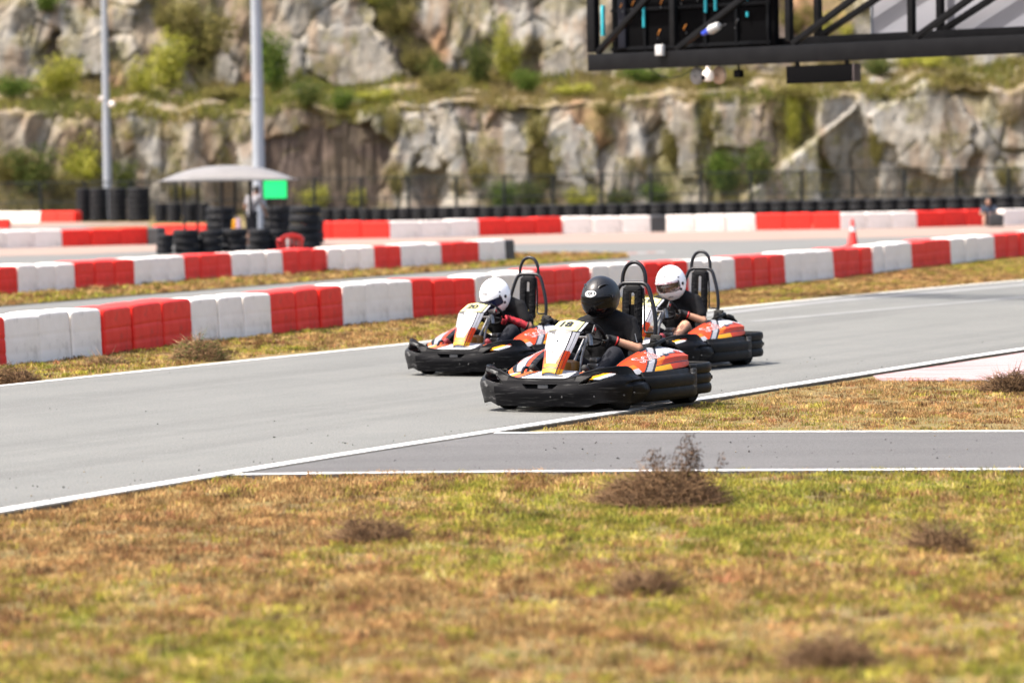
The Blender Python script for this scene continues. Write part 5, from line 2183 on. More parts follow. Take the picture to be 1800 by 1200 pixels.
for k in range(8):
    x = .07 if k == 0 else WP[k]
    gbox('cross_brace', (x, TD / 2, .03), (.08, TD, .07))
# legs out of frame so that the gantry stands
zleg = ga.z
for y in (0, TD):
    gbox('leg', (GL - .2, y, -zleg / 2 + .0), (.25, .118, zleg - CH))

gm4 = Matrix.Translation(ga) @ rmat.to_4x4()


def gpoint(x, y, z):
    return gm4 @ V((x, y, z))


gz_ = math.atan2(gd.y, gd.x)
# LED screen cabinet seen from behind
SL = gx(1362, .35) - .12
scr = thing('led_screen', 'black back of a large LED screen hung inside the gantry, left end', 'screen', gpoint(0.10, .30, .0), gz_)
gbox('cabinet', (SL / 2 + .02, .10, .76), (SL, .10, 1.24), scr, m_dark)
m_cyan = M('cyan_cable', (.02, .38, .46), None, rough=.5)
m_amber = M('amber_cable', (.6, .22, .03), None, rough=.5)
m_cab = M('cabinet_frame', (.005, .0055, .007), None, rough=.6, spec=.1)
for k in range(6):
    gbox('cabinet_frame', (.12 + k * (SL - .2) / 5, .03, .76), (.05, .05, 1.2), scr, m_cab)
for z in (.20, .78, 1.33):
    gbox('cabinet_frame', (SL / 2, .018, z), (SL - .06, .02, .05), scr, m_cab)
gbox('power_box', (.28, .015, .66), (.16, .06, .9), scr, M('power_box_paint', (.014, .015, .022), None, rough=.5, spec=.15))
mb = MB()
rg = random.Random(4)
for k, (x, z, h) in enumerate(((.60, .66, .30), (1.13, .72, .26), (1.62, .80, .24), (1.78, .84, .28), (1.80, .58, .07), (2.28, .88, .12), (2.29, .62, .07))):
    x *= SL / 2.66
    mb.tube([(x, -.005, z - h / 2), (x, -.005, z + h / 2)], .022, 8)
mb.build('cable', m_cyan, scr)
for (x, z) in ((.42, .88), (.90, .88), (1.26, .92), (1.50, .95), (1.90, .98), (2.18, .98), (.85, .42), (1.28, .48), (2.12, .52), (.22, .85)):
    x *= SL / 2.66
    mb = MB()
    mb.tube(spline([(x - .02, -.005, z - .04), (x + .01, -.02, z), (x + .03, -.005, z + .04)], 3), .008, 6, mi=rg.choice([0, 1, 0]))
    mb.ell((x + rg.uniform(-.05, .05), -.01, z - .09), (.012, .012, .016), 8, mi=1)
    mb.build('connector', [m_amber, m_steel], scr)
gbox('cable_duct', (-.10, -.02, .64), (.05, .05, .46), scr, m_cyan)

wp = thing('white_panel', 'flat white panel fixed to the far side of the gantry, right end', 'panel', gpoint(gx(1530, TD + .1), TD + .10, 0), gz_)
gbox('board', (3.6, .06, .86), (7.2, .03, 1.30), wp, M('panel_white', (.27, .27, .30), (.25, .25, .28), 1.2, .5))
gbox('edge_strip', (.0, .05, .86), (.025, .06, 1.30), wp, m_galv)

# fittings: white junction box, bullet camera, dome camera, two round lights, speaker, long black box
jb = thing('junction_box', 'small white junction box on the front chord of the gantry', 'junction box', gpoint(gx(1169), -.075, .135), gz_)
gbox('case', (0, -.03, 0), (.155, .06, .165), jb, m_canopy_w, .012)
gbox('lid', (0, -.063, 0), (.135, .01, .145), jb, m_canopy_w, .004)
bc_ = thing('bullet_camera', 'white and blue bullet camera pointing left inside the gantry', 'camera', gpoint(gx(1258), -.10, .40), gz_)
q = Matrix.Rotation(R(-18), 3, 'Y') @ Matrix.Rotation(R(90), 3, 'Y')
mb = MB()
mb.lathe([(.0001, -.02), (.06, -.02), (.072, .02), (.058, .17), (.05, .18), (.0001, .18)], 18, q, (0, 0, 0))
mb.build('housing', m_canopy_w, bc_)
mb = MB()
mb.lathe([(.0001, -.17), (.03, -.17), (.045, -.06), (.058, -.02)], 18, q, (0, 0, 0))
mb.build('sleeve', M('blue_plastic', (.02, .05, .45), None, rough=.4), bc_)
mb = MB()
mb.tube([(.17, 0, .03), (.27, .05, .07)], .014, 8)
mb.build('mount', m_post, bc_)
hz = -CH / 2
dc = thing('dome_camera', 'white dome camera with a dark lens hanging under the gantry', 'camera', gpoint(gx(1246), -.02, hz), gz_)
mb = MB()
mb.lathe([(.035, 0), (.035, -.06), (.075, -.075), (.085, -.12), (.085, -.17), (.07, -.215), (.0001, -.23)], 20)
mb.build('body', m_bwhite, dc)
mb = MB()
mb.ell((-.02, -.055, -.165), (.055, .045, .045), 14)
mb.build('lens', m_dark, dc)


def rlight(x, y, label, col):
    t = thing('round_lamp', label, 'lamp', gpoint(x, y, hz), gz_)
    mb = MB()
    mb.lathe([(.0001, -.045), (.10, -.045), (.128, -.02), (.128, .02), (.10, .04), (.0001, .04)], 28, Matrix.Rotation(R(90), 3, 'X'), (0, 0, -.135))
    mb.build('dish', col, t)
    mb = MB()
    mb.tube([(0, 0, 0), (0, 0, -.02)], .02, 8)
    mb.box((0, -.055, -.135), (.03, .02, .012), b=.002)
    mb.build('bracket', m_post, t)


rlight(gx(1225, .1), .10, 'round pale grey dish under the gantry, left of the dome camera', m_canopy)
rlight(gx(1264, .16), .16, 'round beige dish under the gantry, right of the dome camera', M('beige_paint', (.42, .30, .22), None, rough=.6))
spk = thing('speaker', 'tiny black speaker hanging under the gantry beside the round dishes', 'speaker', gpoint(gx(1298, .05), .05, hz), gz_)
gbox('cabinet', (0, 0, -.125), (.13, .09, .11), spk, m_dark, .01)
gbox('bracket', (0, 0, -.035), (.02, .03, .07), spk, m_post, .003)
LB = gx(1506, .05) - gx(1388, .05)
lbx = thing('display_box', 'long black box hanging under the gantry on two brackets', 'display', gpoint(gx(1446, .05), .05, hz), gz_)
gbox('case', (0, 0, -.175), (LB, .15, .25), lbx, m_dark, .01)
gbox('end_cap', (LB / 2, 0, -.175), (.03, .152, .252), lbx, M('end_cap_paint', (.05, .035, .035), None, rough=.6), .005)
gbox('bracket', (-LB * .38, 0, -.025), (.05, .05, .05), lbx, m_post, .004)
gbox('bracket', (LB * .36, 0, -.025), (.05, .05, .05), lbx, m_post, .004)
mb = MB()
mb.tube(spline([gpoint(gx(1135), .06, hz + .02), gpoint(gx(1153), .05, hz - .10), gpoint(gx(1175), .05, hz - .15), gpoint(gx(1195), .05, hz - .12), gpoint(gx(1212), .05, hz - .04)], 5), .007, 6)
tag(mb.build('cable', m_post), 'thin black cable sagging under the gantry near the pale dish', 'cable')
# ================================================================== QUARRY FACE
SCL = 33.5
YB = F / SCL           # distance of the cliff foot


def cu(px): return (px - 900) / SCL
def cz(px, py): return HCAM + (HOR + (900 - px) * .0148 - py) / SCL


CT = {'G': (.225, .207, .177), 'W': (.268, .25, .218), 'B': (.095, .076, .066), 'O': (.24, .145, .085), 'T': (.205, .170, .128), 'D': (.145, .128, .10), 'V': (.15, .135, .062), 'L': (.20, .187, .165)}
SEEDS = """20,205T 70,225G 100,260T 60,320V 130,330V 215,250G 235,300L 203,255D 270,250W 310,260T 330,240G 345,300W 375,250T 400,290D 425,230W 440,270W 480,280O 500,230T
510,300B 560,265B 560,320B 600,290B 630,330B 530,340D 610,225V 660,210G 690,215L 670,285T 700,330D 722,250W 738,225G 780,225W 795,260W 812,300W 716,310W 722,345W 745,320B 760,300D 805,345W 832,260D 840,190B 856,190L 872,200O 893,190D
880,215L 900,240L 870,280G 905,300G 850,300G 940,230V 960,280V 925,200D 990,225G 1000,270W 985,300G 1017,232O 1038,250V 1062,245O 1075,280G 1100,230T 1112,245W 1130,260W 1105,300L 1150,215T 1165,250D 1180,290V 1205,205G 1215,235W 1210,290G
1245,215V 1255,260D 1295,200G 1310,230T 1330,240G 1300,265L 1290,310V 1350,320V 1395,210V 1385,260V 1355,255L 1490,235G 1480,285L 1500,330T 1462,320D 1520,300D 1560,215W 1600,190G 1640,200W 1660,240W 1690,230G 1580,250W 1600,295L 1640,290G 1670,320G 1575,330G 1712,290T 1740,250G 1755,220L 1735,310W 1720,195T 1780,190G 1795,240G 1770,330L 1800,300G 1830,240W
20,30G 55,60L 60,15G 30,115G 70,90B 8,80G 105,80W 130,30L 150,95G 120,125T 95,130D 200,25G 205,75W 240,60T 185,125O 225,115G 280,72W 290,30V 345,40V 330,105V 315,140G 262,110V 400,30T 410,75T 395,130G 425,135O 430,100T 480,60T 470,140L 520,25G 505,100L 545,60W 580,40W 550,110G 600,100W 620,60L 640,105G 610,140G 660,120L 690,25B 720,70B 745,105B 765,130V 665,50G 775,55O 785,85O 805,75W 800,120L 757,25G 850,25G 830,60L 850,105V 815,130D 905,40G 930,60L 915,15W 950,100D 975,60G 1000,100D 1010,55W 985,20G 1040,110G 1060,60L
1100,40G 1130,120G 1180,80L 1230,120G 1300,100G 1350,60T 1420,40B 1450,60T 1440,20O 1500,60T 1500,20O 1560,60G 1620,90G 1700,80T 1780,100G 1800,40G"""
sd = []
for tok in SEEDS.split():
    a, b_ = tok.split(',')
    sd.append((float(a), float(b_[:-1]), b_[-1]))
rng = np.random.default_rng(5)
for i in range(160):                                  # beyond the frame
    px = rng.choice([rng.uniform(-900, -20), rng.uniform(1840, 2700)]); py = rng.uniform(-150, 350)
    sd.append((px, py, rng.choice(list('GGGWLTDVOB'))))
for i in range(150):
    sd.append((rng.uniform(-900, 2700), rng.uniform(-220, -15), rng.choice(list('GGWLTDV'))))
SU = np.array([cu(s[0]) for s in sd]); SZ = np.array([cz(s[0], s[1]) for s in sd])
SCOL = np.array([CT[s[2]] for s in sd]) * rng.uniform(.88, 1.1, (len(sd), 1))
SOFF = rng.normal(0, .16, len(sd)) + np.array([{'B': .4, 'D': .35, 'V': .2, 'W': -.18, 'G': -.08, 'L': .0, 'O': .0, 'T': .12}[s[2]] for s in sd])
STX = rng.normal(0, .26, len(sd)); STZ = rng.normal(.0, .20, len(sd))
nu = 1150
U = np.linspace(-62, 62, nu)
step = .085
# profile: lower face, terrace, upper face.  s = length along it
ZT = np.interp(U, [cu(-200), cu(0), cu(450), cu(800), cu(1100), cu(1400), cu(1550), cu(1800), cu(2300)], [cz(0, 190), cz(0, 188), cz(450, 190), cz(800, 172), cz(1100, 170), cz(1400, 162), cz(1550, 150), cz(1800, 135), cz(1800, 125)])
ZT = ZT - .35 + 1.2 * (vnoise(U * .45, U * 0, 40, 4) - .5)
nl, ntr_, nup = 74, 46, 132
rows = []
ks = np.linspace(0, 1, nl)
Zr = [(-.4 + (ZT + .4) * k) for k in ks]; Br = [np.full(nu, 1.1 * k) for k in ks]
kt = np.linspace(0, 1, ntr_ + 1)[1:]
TB, TR = 6.5, 1.55
Zr += [ZT + TR * k for k in kt]; Br += [np.full(nu, 1.1 + TB * k) for k in kt]
ku = np.linspace(0, 1, nup + 1)[1:]
Zr += [ZT + TR + (17.5 - ZT) * k for k in ku]; Br += [np.full(nu, 1.1 + TB + 3.2 * k) for k in ku]
Z = np.array(Zr).T; B = np.array(Br).T                # (nu, rows)
UU = np.repeat(U[:, None], Z.shape[1], 1)
rowk = np.arange(Z.shape[1])
face = np.ones(Z.shape[1]); face[nl:nl + ntr_] = .25
wob = 1.0
wu = UU + .40 * (vnoise(UU * .9, Z * .9, 60, 4) - .5) * wob
wz = Z + .45 * (vnoise(UU * .8 + 9, Z * .8, 61, 4) - .5) * wob
d1 = np.full(UU.shape, 1e9); d2 = np.full(UU.shape, 1e9); i1 = np.zeros(UU.shape, int); i2 = np.zeros(UU.shape, int)


def sdist(k):
    return np.hypot((wu - SU[k]) * 1.25, (wz - SZ[k]) * .80 + (wu - SU[k]) * .22)


for k in range(len(sd)):
    dd = sdist(k)
    m1 = dd < d1
    m2 = (~m1) & (dd < d2)
    i2 = np.where(m1, i1, np.where(m2, k, i2))
    d2 = np.where(m1, d1, np.where(m2, dd, d2))
    i1 = np.where(m1, k, i1)
    d1 = np.where(m1, dd, d1)
WS = np.zeros(UU.shape); CS = np.zeros(UU.shape + (3,)); DS = np.zeros(UU.shape)
soft = .10 + .25 * vnoise(UU * .7, Z * .7, 62, 3)      # some joints are sharp, most are worn
for k in range(len(sd)):
    dd = sdist(k)
    w_ = np.exp(-np.minimum((dd - d1) / soft, 30))
    WS += w_
    CS += w_[..., None] * SCOL[k]
    DS += w_ * np.clip(SOFF[k] + STX[k] * (UU - SU[k]) + STZ[k] * (Z - SZ[k]), -1.1, 1.5)
CS /= WS[..., None]; DS /= WS
typ = np.array([ord(s_[2]) for s_ in sd])
hsh = ((i1 * 73 + i2 * 73 + (i1 * i2) % 91) % 100) / 100
joint = (hsh < .42) | (np.isin(typ[i1], [66, 68]) != np.isin(typ[i2], [66, 68]))
edge = np.where(joint, np.clip((d2 - d1) / (.10 + .30 * vnoise(UU * 1.5, Z * 1.5, 63, 3) ** 2), 0, 1), 1)
disp = DS + (1 - edge) ** 1.5 * .30
ridge = 1 - np.abs(vnoise(UU * .75 + Z * .25, Z * .32, 70, 4) - .5) * 2
disp += .10 * (ridge - .75) + .16 * (vnoise(UU * 2.2, Z * 1.3, 73, 4) - .5) + .07 * (vnoise(UU * 6, Z * 4, 71, 3) - .5)
fr = np.clip((vnoise(UU * 1.9 - Z * .5, Z * .35, 74, 3) - .60) / .03, 0, 1)
disp += .10 * fr
# vertical jointing of the dark columns
dark = np.array([s[2] in 'B' for s in sd])[i1]
disp += dark * .30 * (vnoise(UU * 6, Z * .7, 72, 2) - .5)
# features of the face that have an outline of their own
pw = UU * SCL + 900 + 26 * (vnoise(UU * 1.4, Z * 1.4, 75, 3) - .5)
qw = HOR + (900 - (UU * SCL + 900)) * .0148 - (Z - HCAM) * SCL + 26 * (vnoise(UU * 1.4 + 7, Z * 1.4, 76, 3) - .5)
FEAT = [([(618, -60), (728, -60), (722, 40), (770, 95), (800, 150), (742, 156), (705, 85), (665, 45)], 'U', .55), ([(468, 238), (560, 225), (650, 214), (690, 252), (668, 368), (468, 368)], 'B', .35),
        ([(64, 45), (82, 42), (86, 145), (66, 150)], 'B', .4), ([(1532, 205), (1560, 180), (1630, 168), (1692, 172), (1716, 215), (1708, 300), (1655, 318), (1600, 300), (1575, 262), (1545, 250)], 'W', -.55),
        ([(966, 235), (1010, 200), (1052, 250), (1060, 320), (985, 318)], 'W', -.30), ([(830, 235), (915, 225), (932, 300), (900, 340), (830, 340)], 'G', -.25), ([(1184, 185), (1228, 178), (1236, 250), (1228, 315), (1196, 318)], 'G', -.3),
        ([(727, 205), (752, 195), (775, 262), (780, 300), (742, 290)], 'W', -.3), ([(765, 190), (800, 195), (822, 260), (835, 335), (800, 330), (782, 262)], 'W', -.4), ([(1258, 190), (1335, 185), (1350, 245), (1310, 268), (1262, 255)], 'G', -.3),
        ([(545, 40), (640, 35), (715, 120), (690, 148), (600, 150), (535, 120)], 'G', -.35), ([(80, 60), (170, 45), (175, 120), (120, 130), (90, 105)], 'W', -.3), ([(955, 90), (1030, 60), (1070, 110), (1040, 150), (970, 150)], 'G', -.2)]
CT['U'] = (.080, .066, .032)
fcol = []
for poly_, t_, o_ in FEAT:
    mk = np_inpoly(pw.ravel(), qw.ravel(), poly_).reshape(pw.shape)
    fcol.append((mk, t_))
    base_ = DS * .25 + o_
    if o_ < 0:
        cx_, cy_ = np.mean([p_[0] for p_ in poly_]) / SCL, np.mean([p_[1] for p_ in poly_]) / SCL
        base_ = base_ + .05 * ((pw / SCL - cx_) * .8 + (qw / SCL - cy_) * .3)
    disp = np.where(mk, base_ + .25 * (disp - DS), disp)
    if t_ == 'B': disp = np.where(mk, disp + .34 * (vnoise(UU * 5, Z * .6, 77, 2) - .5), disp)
# the diagonal ledge that runs down to the left
px_ = UU * SCL + 900
py_ = HOR + (900 - px_) * .0148 - (Z - HCAM) * SCL
line = 345 + (190 - 345) * (px_ - 1310) / (1510 - 1310)
under = (py_ > line + 2) & (px_ > 1305) & (px_ < 1446 + (py_ - 345) * .04) & (rowk[None] < nl)
disp = np.where(under, -1.25 + .004 * (px_ - 1400), disp)
onledge = (np.abs(py_ - line) < 5) & (px_ > 1305) & (px_ < 1512) & (rowk[None] < nl)
disp = np.where(onledge, np.minimum(disp, -1.0), disp)
disp = disp * face[None]
col = CS.copy()
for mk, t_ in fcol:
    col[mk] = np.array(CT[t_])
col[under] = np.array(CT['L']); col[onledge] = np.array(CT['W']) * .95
# stains, iron streaks and soil by noise with a shape of its own
st_ = vnoise(UU * 1.7, Z * .5, 80, 4)
col = col * (.62 + .70 * vnoise(UU * 2.1, Z * 1.6, 81, 5))[..., None]
wm = (vnoise(UU * 1.1, Z * .8, 86, 4) - .5)[..., None]
col = col * (1 + wm * np.array((.22, .06, -.18)))
k = np.clip((st_ - .53) / .12, 0, 1)[..., None] * .6
col = col * (1 - k) + (np.array(CT['O']) * .45 + np.array(CT['T']) * .4) * k
sv = np.clip((vnoise(UU * .8 + 4, Z * .9, 82, 4) - .54) / .08, 0, 1)[..., None] * .45
col = col * (1 - sv) + np.array(CT['V']) * sv
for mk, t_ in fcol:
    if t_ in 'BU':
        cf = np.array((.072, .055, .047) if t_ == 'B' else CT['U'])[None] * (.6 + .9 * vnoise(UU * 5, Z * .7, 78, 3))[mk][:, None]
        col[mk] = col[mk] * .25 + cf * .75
crack = ((1 - edge) ** .9)[..., None] * .80 * np.clip((vnoise(UU * .9, Z * .9, 83, 2) - .30) / .2, 0, 1)[..., None]
col = col * (1 - crack) + np.array((.12, .105, .062)) * crack
ter = np.zeros(Z.shape[1]); ter[nl - 3:nl + ntr_] = 1
soil = np.array((.165, .132, .075))[None, None] * (.6 + .8 * vnoise(UU * 2.5, B * 2, 84, 3))[..., None]
tk = ter[None, :, None] * np.clip((vnoise(UU * 1.2, B * 1.2 + Z, 87, 3) - .36) / .12, 0, 1)[..., None] * .85
col = col * (1 - tk) + soil * tk
CX = UU.copy()
CY = YB + B + disp
CZ = Z + (.20 * (vnoise(UU * 1.5, B * 1.5, 85, 3) - .5)) * (ter[None] > 0)
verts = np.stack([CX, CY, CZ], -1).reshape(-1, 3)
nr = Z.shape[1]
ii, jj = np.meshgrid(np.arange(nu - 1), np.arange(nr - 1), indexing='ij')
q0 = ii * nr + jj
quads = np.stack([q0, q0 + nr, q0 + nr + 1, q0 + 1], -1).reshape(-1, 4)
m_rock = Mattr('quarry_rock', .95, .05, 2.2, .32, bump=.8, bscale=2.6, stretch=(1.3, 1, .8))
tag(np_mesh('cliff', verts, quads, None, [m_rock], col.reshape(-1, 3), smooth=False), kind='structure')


def cliff_at(px, py):
    """point of the rock face seen at the pixel (first row that rises above the sight line)"""
    i = int(np.clip(np.searchsorted(U, (px - 900) / SCL * 1.0), 0, nu - 1))
    best = None
    for j in range(nr):
        p = V((CX[i, j], CY[i, j], CZ[i, j]))
        q = p - CAM
        y = 600 - F * q.dot(UP) / q.dot(FWD)
        if y <= py:
            best = p
            break
    if best is None: best = V((CX[i, -1], CY[i, -1], CZ[i, -1]))
    r = AT(px, py, SCALE(best))
    return r


# ------------------------------------------------------------------ plants on the face
m_leaf = Mattr('leaves', .85, .08, 2, 0.0, translucent=.35)
PAL = {'dark': [(.06, .085, .022), (.09, .12, .03), (.045, .06, .018), (.14, .145, .045)],
       'green': [(.07, .12, .02), (.11, .17, .03), (.045, .08, .016), (.15, .19, .04)],
       'lime': [(.30, .31, .04), (.38, .37, .06), (.21, .23, .035), (.42, .40, .10)],
       'olive': [(.19, .17, .05), (.14, .13, .04), (.26, .22, .075), (.09, .085, .03)]}


def shrub_mesh(pal, n, seed, tall=False):
    """unit shrub: leaf clumps on bent stems, about 1 m wide and 1 m tall"""
    rng = np.random.default_rng(seed)
    ns = 9
    V_, T_, C_ = [], [], []
    tips = []
    c = 0
    for k in range(ns):
        a = rng.uniform(0, 2 * np.pi)
        sp_ = rng.uniform(.12, .5) * (.45 if tall else 1)
        p = np.array((0, 0, 0.0))
        tip = np.array((math.cos(a) * sp_, math.sin(a) * sp_, rng.uniform(.5, 1.0) * (1.15 if tall else .85)))
        prev = p
        for t in np.linspace(0, 1, 6)[1:]:
            q = p + (tip - p) * np.array((t ** .8, t ** .8, t)) + rng.normal(0, .02, 3)
            d = q - prev
            s_ = np.cross(d, (0, 1, 0.3)); s_ = s_ / (np.linalg.norm(s_) + 1e-9) * .012 * (1.3 - t)
            V_ += [prev - s_, prev + s_, q]; T_.append((c, c + 1, c + 2)); C_ += [(.07, .05, .03)] * 3; c += 3
            prev = q
            if t > .3: tips.append((q, .10 + .12 * t))
    cl = [tips[i] for i in rng.integers(0, len(tips), 26)] + tips
    cl = [(q + rng.normal(0, .05, 3), r * rng.uniform(.6, 1.2)) for q, r in cl]
    P_ = np.array(PAL[pal])
    for i in range(n):
        q, r = cl[rng.integers(0, len(cl))]
        p = q + rng.normal(0, r * .5, 3) * (np.array((.8, .8, 1.3)) if tall else 1)
        if p[2] < 0: p[2] = -p[2] * .3
        d = rng.normal(0, 1, 3); d[2] = d[2] * .7 + (.8 if tall else .1)
        d = d / np.linalg.norm(d)
        s_ = np.cross(d, rng.normal(0, 1, 3)); s_ = s_ / np.linalg.norm(s_)
        ln = rng.uniform(.035, .075) * (1.5 if tall else 1)
        wd = ln * (.16 if tall else .34)
        col_ = P_[rng.integers(0, len(P_))] * rng.uniform(.75, 1.25)
        V_ += [p, p + d * ln * .5 + s_ * wd, p + d * ln, p + d * ln * .5 - s_ * wd]
        T_ += [(c, c + 1, c + 2), (c, c + 2, c + 3)]
        C_ += [col_] * 4
        c += 4
    o = np_mesh('shrub', np.array(V_), None, np.array(T_), [m_leaf], np.array(C_))
    me = o.data
    bpy.data.objects.remove(o)
    return me


SM = {}
for i, pal in enumerate(PAL):
    SM[pal] = [shrub_mesh(pal, 2600, 20 + i), shrub_mesh(pal, 2300, 40 + i)]
    SM[pal + '_tall'] = [shrub_mesh(pal, 1900, 60 + i, True), shrub_mesh(pal, 1900, 80 + i, True)]
BUSHES = [  # px, py of the foot, width px, height px, palette, label
    (145, 330, 95, 112, 'lime', 'round yellow-green bush left of the thin lamp pole, behind the fence'),
    (60, 345, 130, 90, 'dark', 'dark green bush at the left behind the fence'),
    (15, 325, 70, 75, 'olive', 'olive bush at the left picture edge above the fence'),
    (222, 345, 75, 66, 'dark', 'dark bush just right of the thin lamp pole at the fence'),
    (110, 352, 80, 60, 'olive', 'olive scrub below the round yellow-green bush'),
    (318, 350, 60, 36, 'olive', 'olive scrub behind the left posts of the hut'),
    (555, 368, 66, 50, 'lime', 'yellowish bush right of the green board behind the fence'),
    (628, 368, 50, 44, 'lime', 'low yellow-green bush left of the dark rock columns foot'),
    (480, 165, 80, 130, 'green', 'fresh green sapling beside the thick lamp pole on the cliff'),
    (455, 130, 45, 60, 'green', 'small green shrub hugging the thick lamp pole up high'),
    (600, 196, 75, 45, 'green', 'green shrub on the terrace right of the thick pole'),
    (545, 190, 90, 50, 'dark', 'dark shrub on the terrace above the brown columns'),
    (300, 165, 120, 85, 'lime_tall', 'tall yellow-green grass tuft on the upper face near the poles'),
    (250, 170, 60, 80, 'lime', 'yellow-green shrub on the terrace left of the white slab'),
    (360, 120, 110, 130, 'olive', 'large olive shrub mass high between the two poles'),
    (305, 70, 80, 85, 'olive', 'olive shrub at the top edge between the two poles'),
    (80, 22, 70, 45, 'green', 'small bush at the top left corner on pale rock'),
    (890, 150, 90, 92, 'lime_tall', 'tall bright grass tuft on the terrace in the middle'),
    (845, 150, 70, 75, 'dark', 'dark shrub on the upper face left of the bright grass tuft'),
    (925, 165, 70, 50, 'green', 'green shrub on the terrace left of the gantry'),
    (770, 165, 70, 50, 'olive', 'olive shrub at the foot of the brown diagonal gully'),
    (735, 130, 70, 60, 'olive', 'olive scrub inside the brown diagonal gully'),
    (660, 12, 60, 30, 'lime', 'yellowish scrub at the top edge above the gully'),
    (945, 260, 42, 80, 'olive', 'olive creeper in the crack between the pale slabs'),
    (965, 330, 60, 80, 'olive', 'olive scrub low in the crack between pale slabs'),
    (880, 368, 90, 58, 'green', 'green bush behind the fence below the widest pale slab'),
    (935, 366, 70, 50, 'dark', 'dark bush behind the fence in the middle'),
    (1025, 366, 80, 44, 'lime', 'yellowish scrub behind the fence right of the middle'),
    (1090, 366, 70, 40, 'dark', 'dark low scrub behind the fence, right of the yellowish one'),
    (1150, 360, 70, 44, 'green', 'low green scrub behind the fence below the white boulder'),
    (1180, 290, 45, 85, 'olive', 'olive creeper in the crack right of the white boulder'),
    (1250, 245, 40, 70, 'olive', 'olive creeper between the two tall pale slabs'),
    (1270, 345, 80, 90, 'green', 'bright green bush left of the diagonal ledge'),
    (1330, 325, 100, 85, 'dark', 'dark green bush resting against the diagonal ledge'),
    (1395, 260, 55, 85, 'lime_tall', 'yellow-green tuft growing above the diagonal ledge'),
    (1425, 235, 50, 60, 'lime', 'yellow-green shrub on the upper end of the diagonal ledge'),
    (1460, 315, 34, 60, 'olive', 'narrow olive scrub right of the grey slab under the ledge'),
    (1540, 290, 30, 90, 'olive', 'olive creeper along the left edge of the largest boulder'),
    (1130, 150, 120, 40, 'green', 'green scrub under the gantry left of the dome camera'),
    (1270, 152, 110, 36, 'olive', 'olive scrub under the gantry right of the dishes'),
    (1540, 135, 90, 40, 'dark', 'dark shrub under the gantry right of the long black box'),
    (1620, 125, 110, 42, 'lime', 'yellowish shrub under the right part of the gantry'),
    (1690, 150, 60, 42, 'olive', 'olive scrub on the terrace above the largest boulder'),
    (1470, 75, 90, 60, 'lime', 'yellow-green bush seen through the gantry lattice'),
    (1400, 60, 70, 70, 'olive', 'olive shrub seen through the gantry beside the screen'),
    (1770, 330, 50, 55, 'olive', 'olive scrub behind the fence at the right edge'),
    (1790, 125, 60, 30, 'olive', 'olive scrub at the right edge below the gantry'),
    (20, 175, 110, 48, 'green', 'green grass clump on the terrace at the left edge'),
    (110, 178, 150, 62, 'lime_tall', 'wide bright grass tuft on the terrace left of the thin pole'),
    (700, 345, 40, 60, 'olive', 'olive scrub low beside the narrow white slab'),
    (700, 60, 80, 70, 'olive', 'olive scrub high in the brown diagonal gully'),
    (680, 30, 60, 45, 'dark', 'dark scrub at the top of the brown diagonal gully'),
    (765, 150, 60, 60, 'dark', 'dark bush at the lower end of the brown diagonal gully'),
    (400, 180, 120, 34, 'olive', 'olive scrub on the terrace between the two poles'),
    (660, 182, 90, 30, 'lime', 'yellowish growth on the terrace below the widest upper slab'),
    (1010, 172, 90, 30, 'lime', 'yellowish growth on the terrace just left of the gantry end'),
    (1060, 205, 50, 36, 'olive', 'olive scrub hanging over the terrace edge below the gantry end'),
    (690, 240, 36, 60, 'olive', 'olive creeper left of the narrow bright slabs'),
    (1400, 175, 90, 36, 'olive', 'olive scrub on the terrace below the long black box'),
    (840, 330, 36, 60, 'olive', 'olive scrub in the crack left of the widest pale slab'),
]
rs = random.Random(3)
for (px, py, wd, ht, pal, lab) in BUSHES:
    c = cliff_at(px, py)
    s = SCALE(c)
    o = bpy.data.objects.new('shrub', rs.choice(SM[pal]))
    COL.objects.link(o)
    o.location = c + V((0, -.15, -.02))
    o.scale = (wd / s * .95, min(1.6, wd / s * .6), ht / s * .95)
    o.rotation_euler = (0, 0, rs.uniform(-.5, .5))
    tag(o, lab, 'shrub', 'shrubs growing on the quarry face')

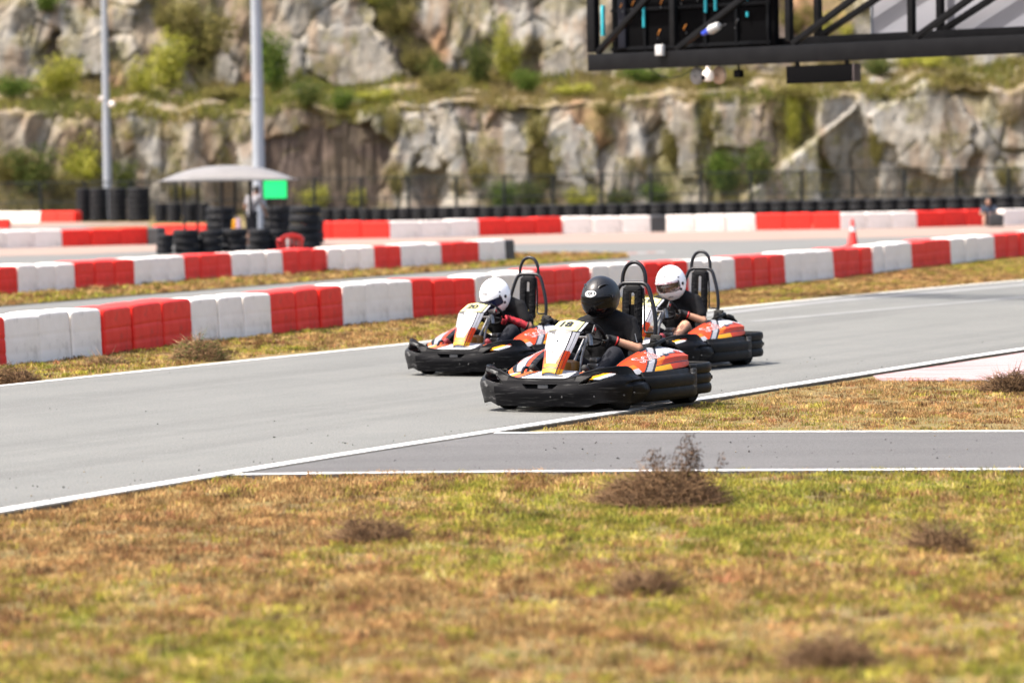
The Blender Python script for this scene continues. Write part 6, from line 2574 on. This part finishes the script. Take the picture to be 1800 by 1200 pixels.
# uncountable ground cover: terrace grass and creepers over the rock
rng = np.random.default_rng(9)
n = 82000
iu = rng.integers(0, nu, n)
jr = rng.integers(nl - 4, nl + ntr_ + 3, n)
sel = vnoise(U[iu] * .5, jr * .12, 90, 3)
k = sel > .42
iu, jr, sel = iu[k], jr[k], sel[k]
n2 = 90000
iu2 = rng.integers(0, nu, n2); jr2 = rng.integers(0, nr - 1, n2)
bmask = np.zeros(UU.shape, bool)
for mk, t_ in fcol:
    if t_ == 'B': bmask |= mk
isv = np.array([s[2] in 'V' for s in sd])[i1[iu2, jr2]] | ((edge[iu2, jr2] < .55) & (vnoise(U[iu2] * .9, Z[iu2, jr2] * .9, 83, 2) > .42)) | (vnoise(U[iu2] * .8 + 4, Z[iu2, jr2] * .9, 82, 4) > .62)
isv &= ~bmask[iu2, jr2]
iu2, jr2 = iu2[isv], jr2[isv]
IU, JR = np.concatenate([iu, iu2]), np.concatenate([jr, jr2])
n = len(IU)
base = np.stack([CX[IU, JR] + rng.normal(0, .05, n), CY[IU, JR] - .05, CZ[IU, JR] - .03], 1)
h = rng.uniform(.10, .36, n) * (.5 + 1.3 * vnoise(CX[IU, JR] * 1.1, CZ[IU, JR] * 1.1, 93, 2)) * np.where(np.arange(n) < len(iu), 1.15, .8)
a = rng.uniform(0, 2 * np.pi, n)
lean = rng.uniform(.1, .7, n)
tip = base + np.stack([np.cos(a) * h * lean, np.sin(a) * h * lean - .03, h], 1)
wv = rng.uniform(.012, .03, n)
sidev = np.stack([wv, np.zeros(n), np.zeros(n)], 1)
midp = base * .5 + tip * .5 + np.stack([np.zeros(n), np.zeros(n), h * .12], 1)
vts = np.stack([base - sidev, base + sidev, midp + sidev * .8, midp - sidev * .8, tip], 1).reshape(-1, 3)
i0 = np.arange(n)[:, None] * 5
gv = vnoise(base[:, 0] * .45, base[:, 2] * .7, 91, 3) + rng.normal(0, .09, n)
P_ = np.array([(.17, .15, .045), (.29, .27, .06), (.15, .165, .04), (.28, .22, .09), (.09, .085, .03)])
idx = np.where(gv < .40, 3, np.where(gv < .50, 0, np.where(gv < .58, 1, 2)))
idx = np.where(rng.random(n) < .15, 4, idx)
cc = P_[idx] * rng.uniform(.7, 1.25, (n, 1))
tag(np_mesh('undergrowth', vts, i0 + np.array([0, 1, 2, 3]), i0 + np.array([3, 2, 4]), [m_leaf], np.repeat(cc, 5, 0)), kind='stuff')
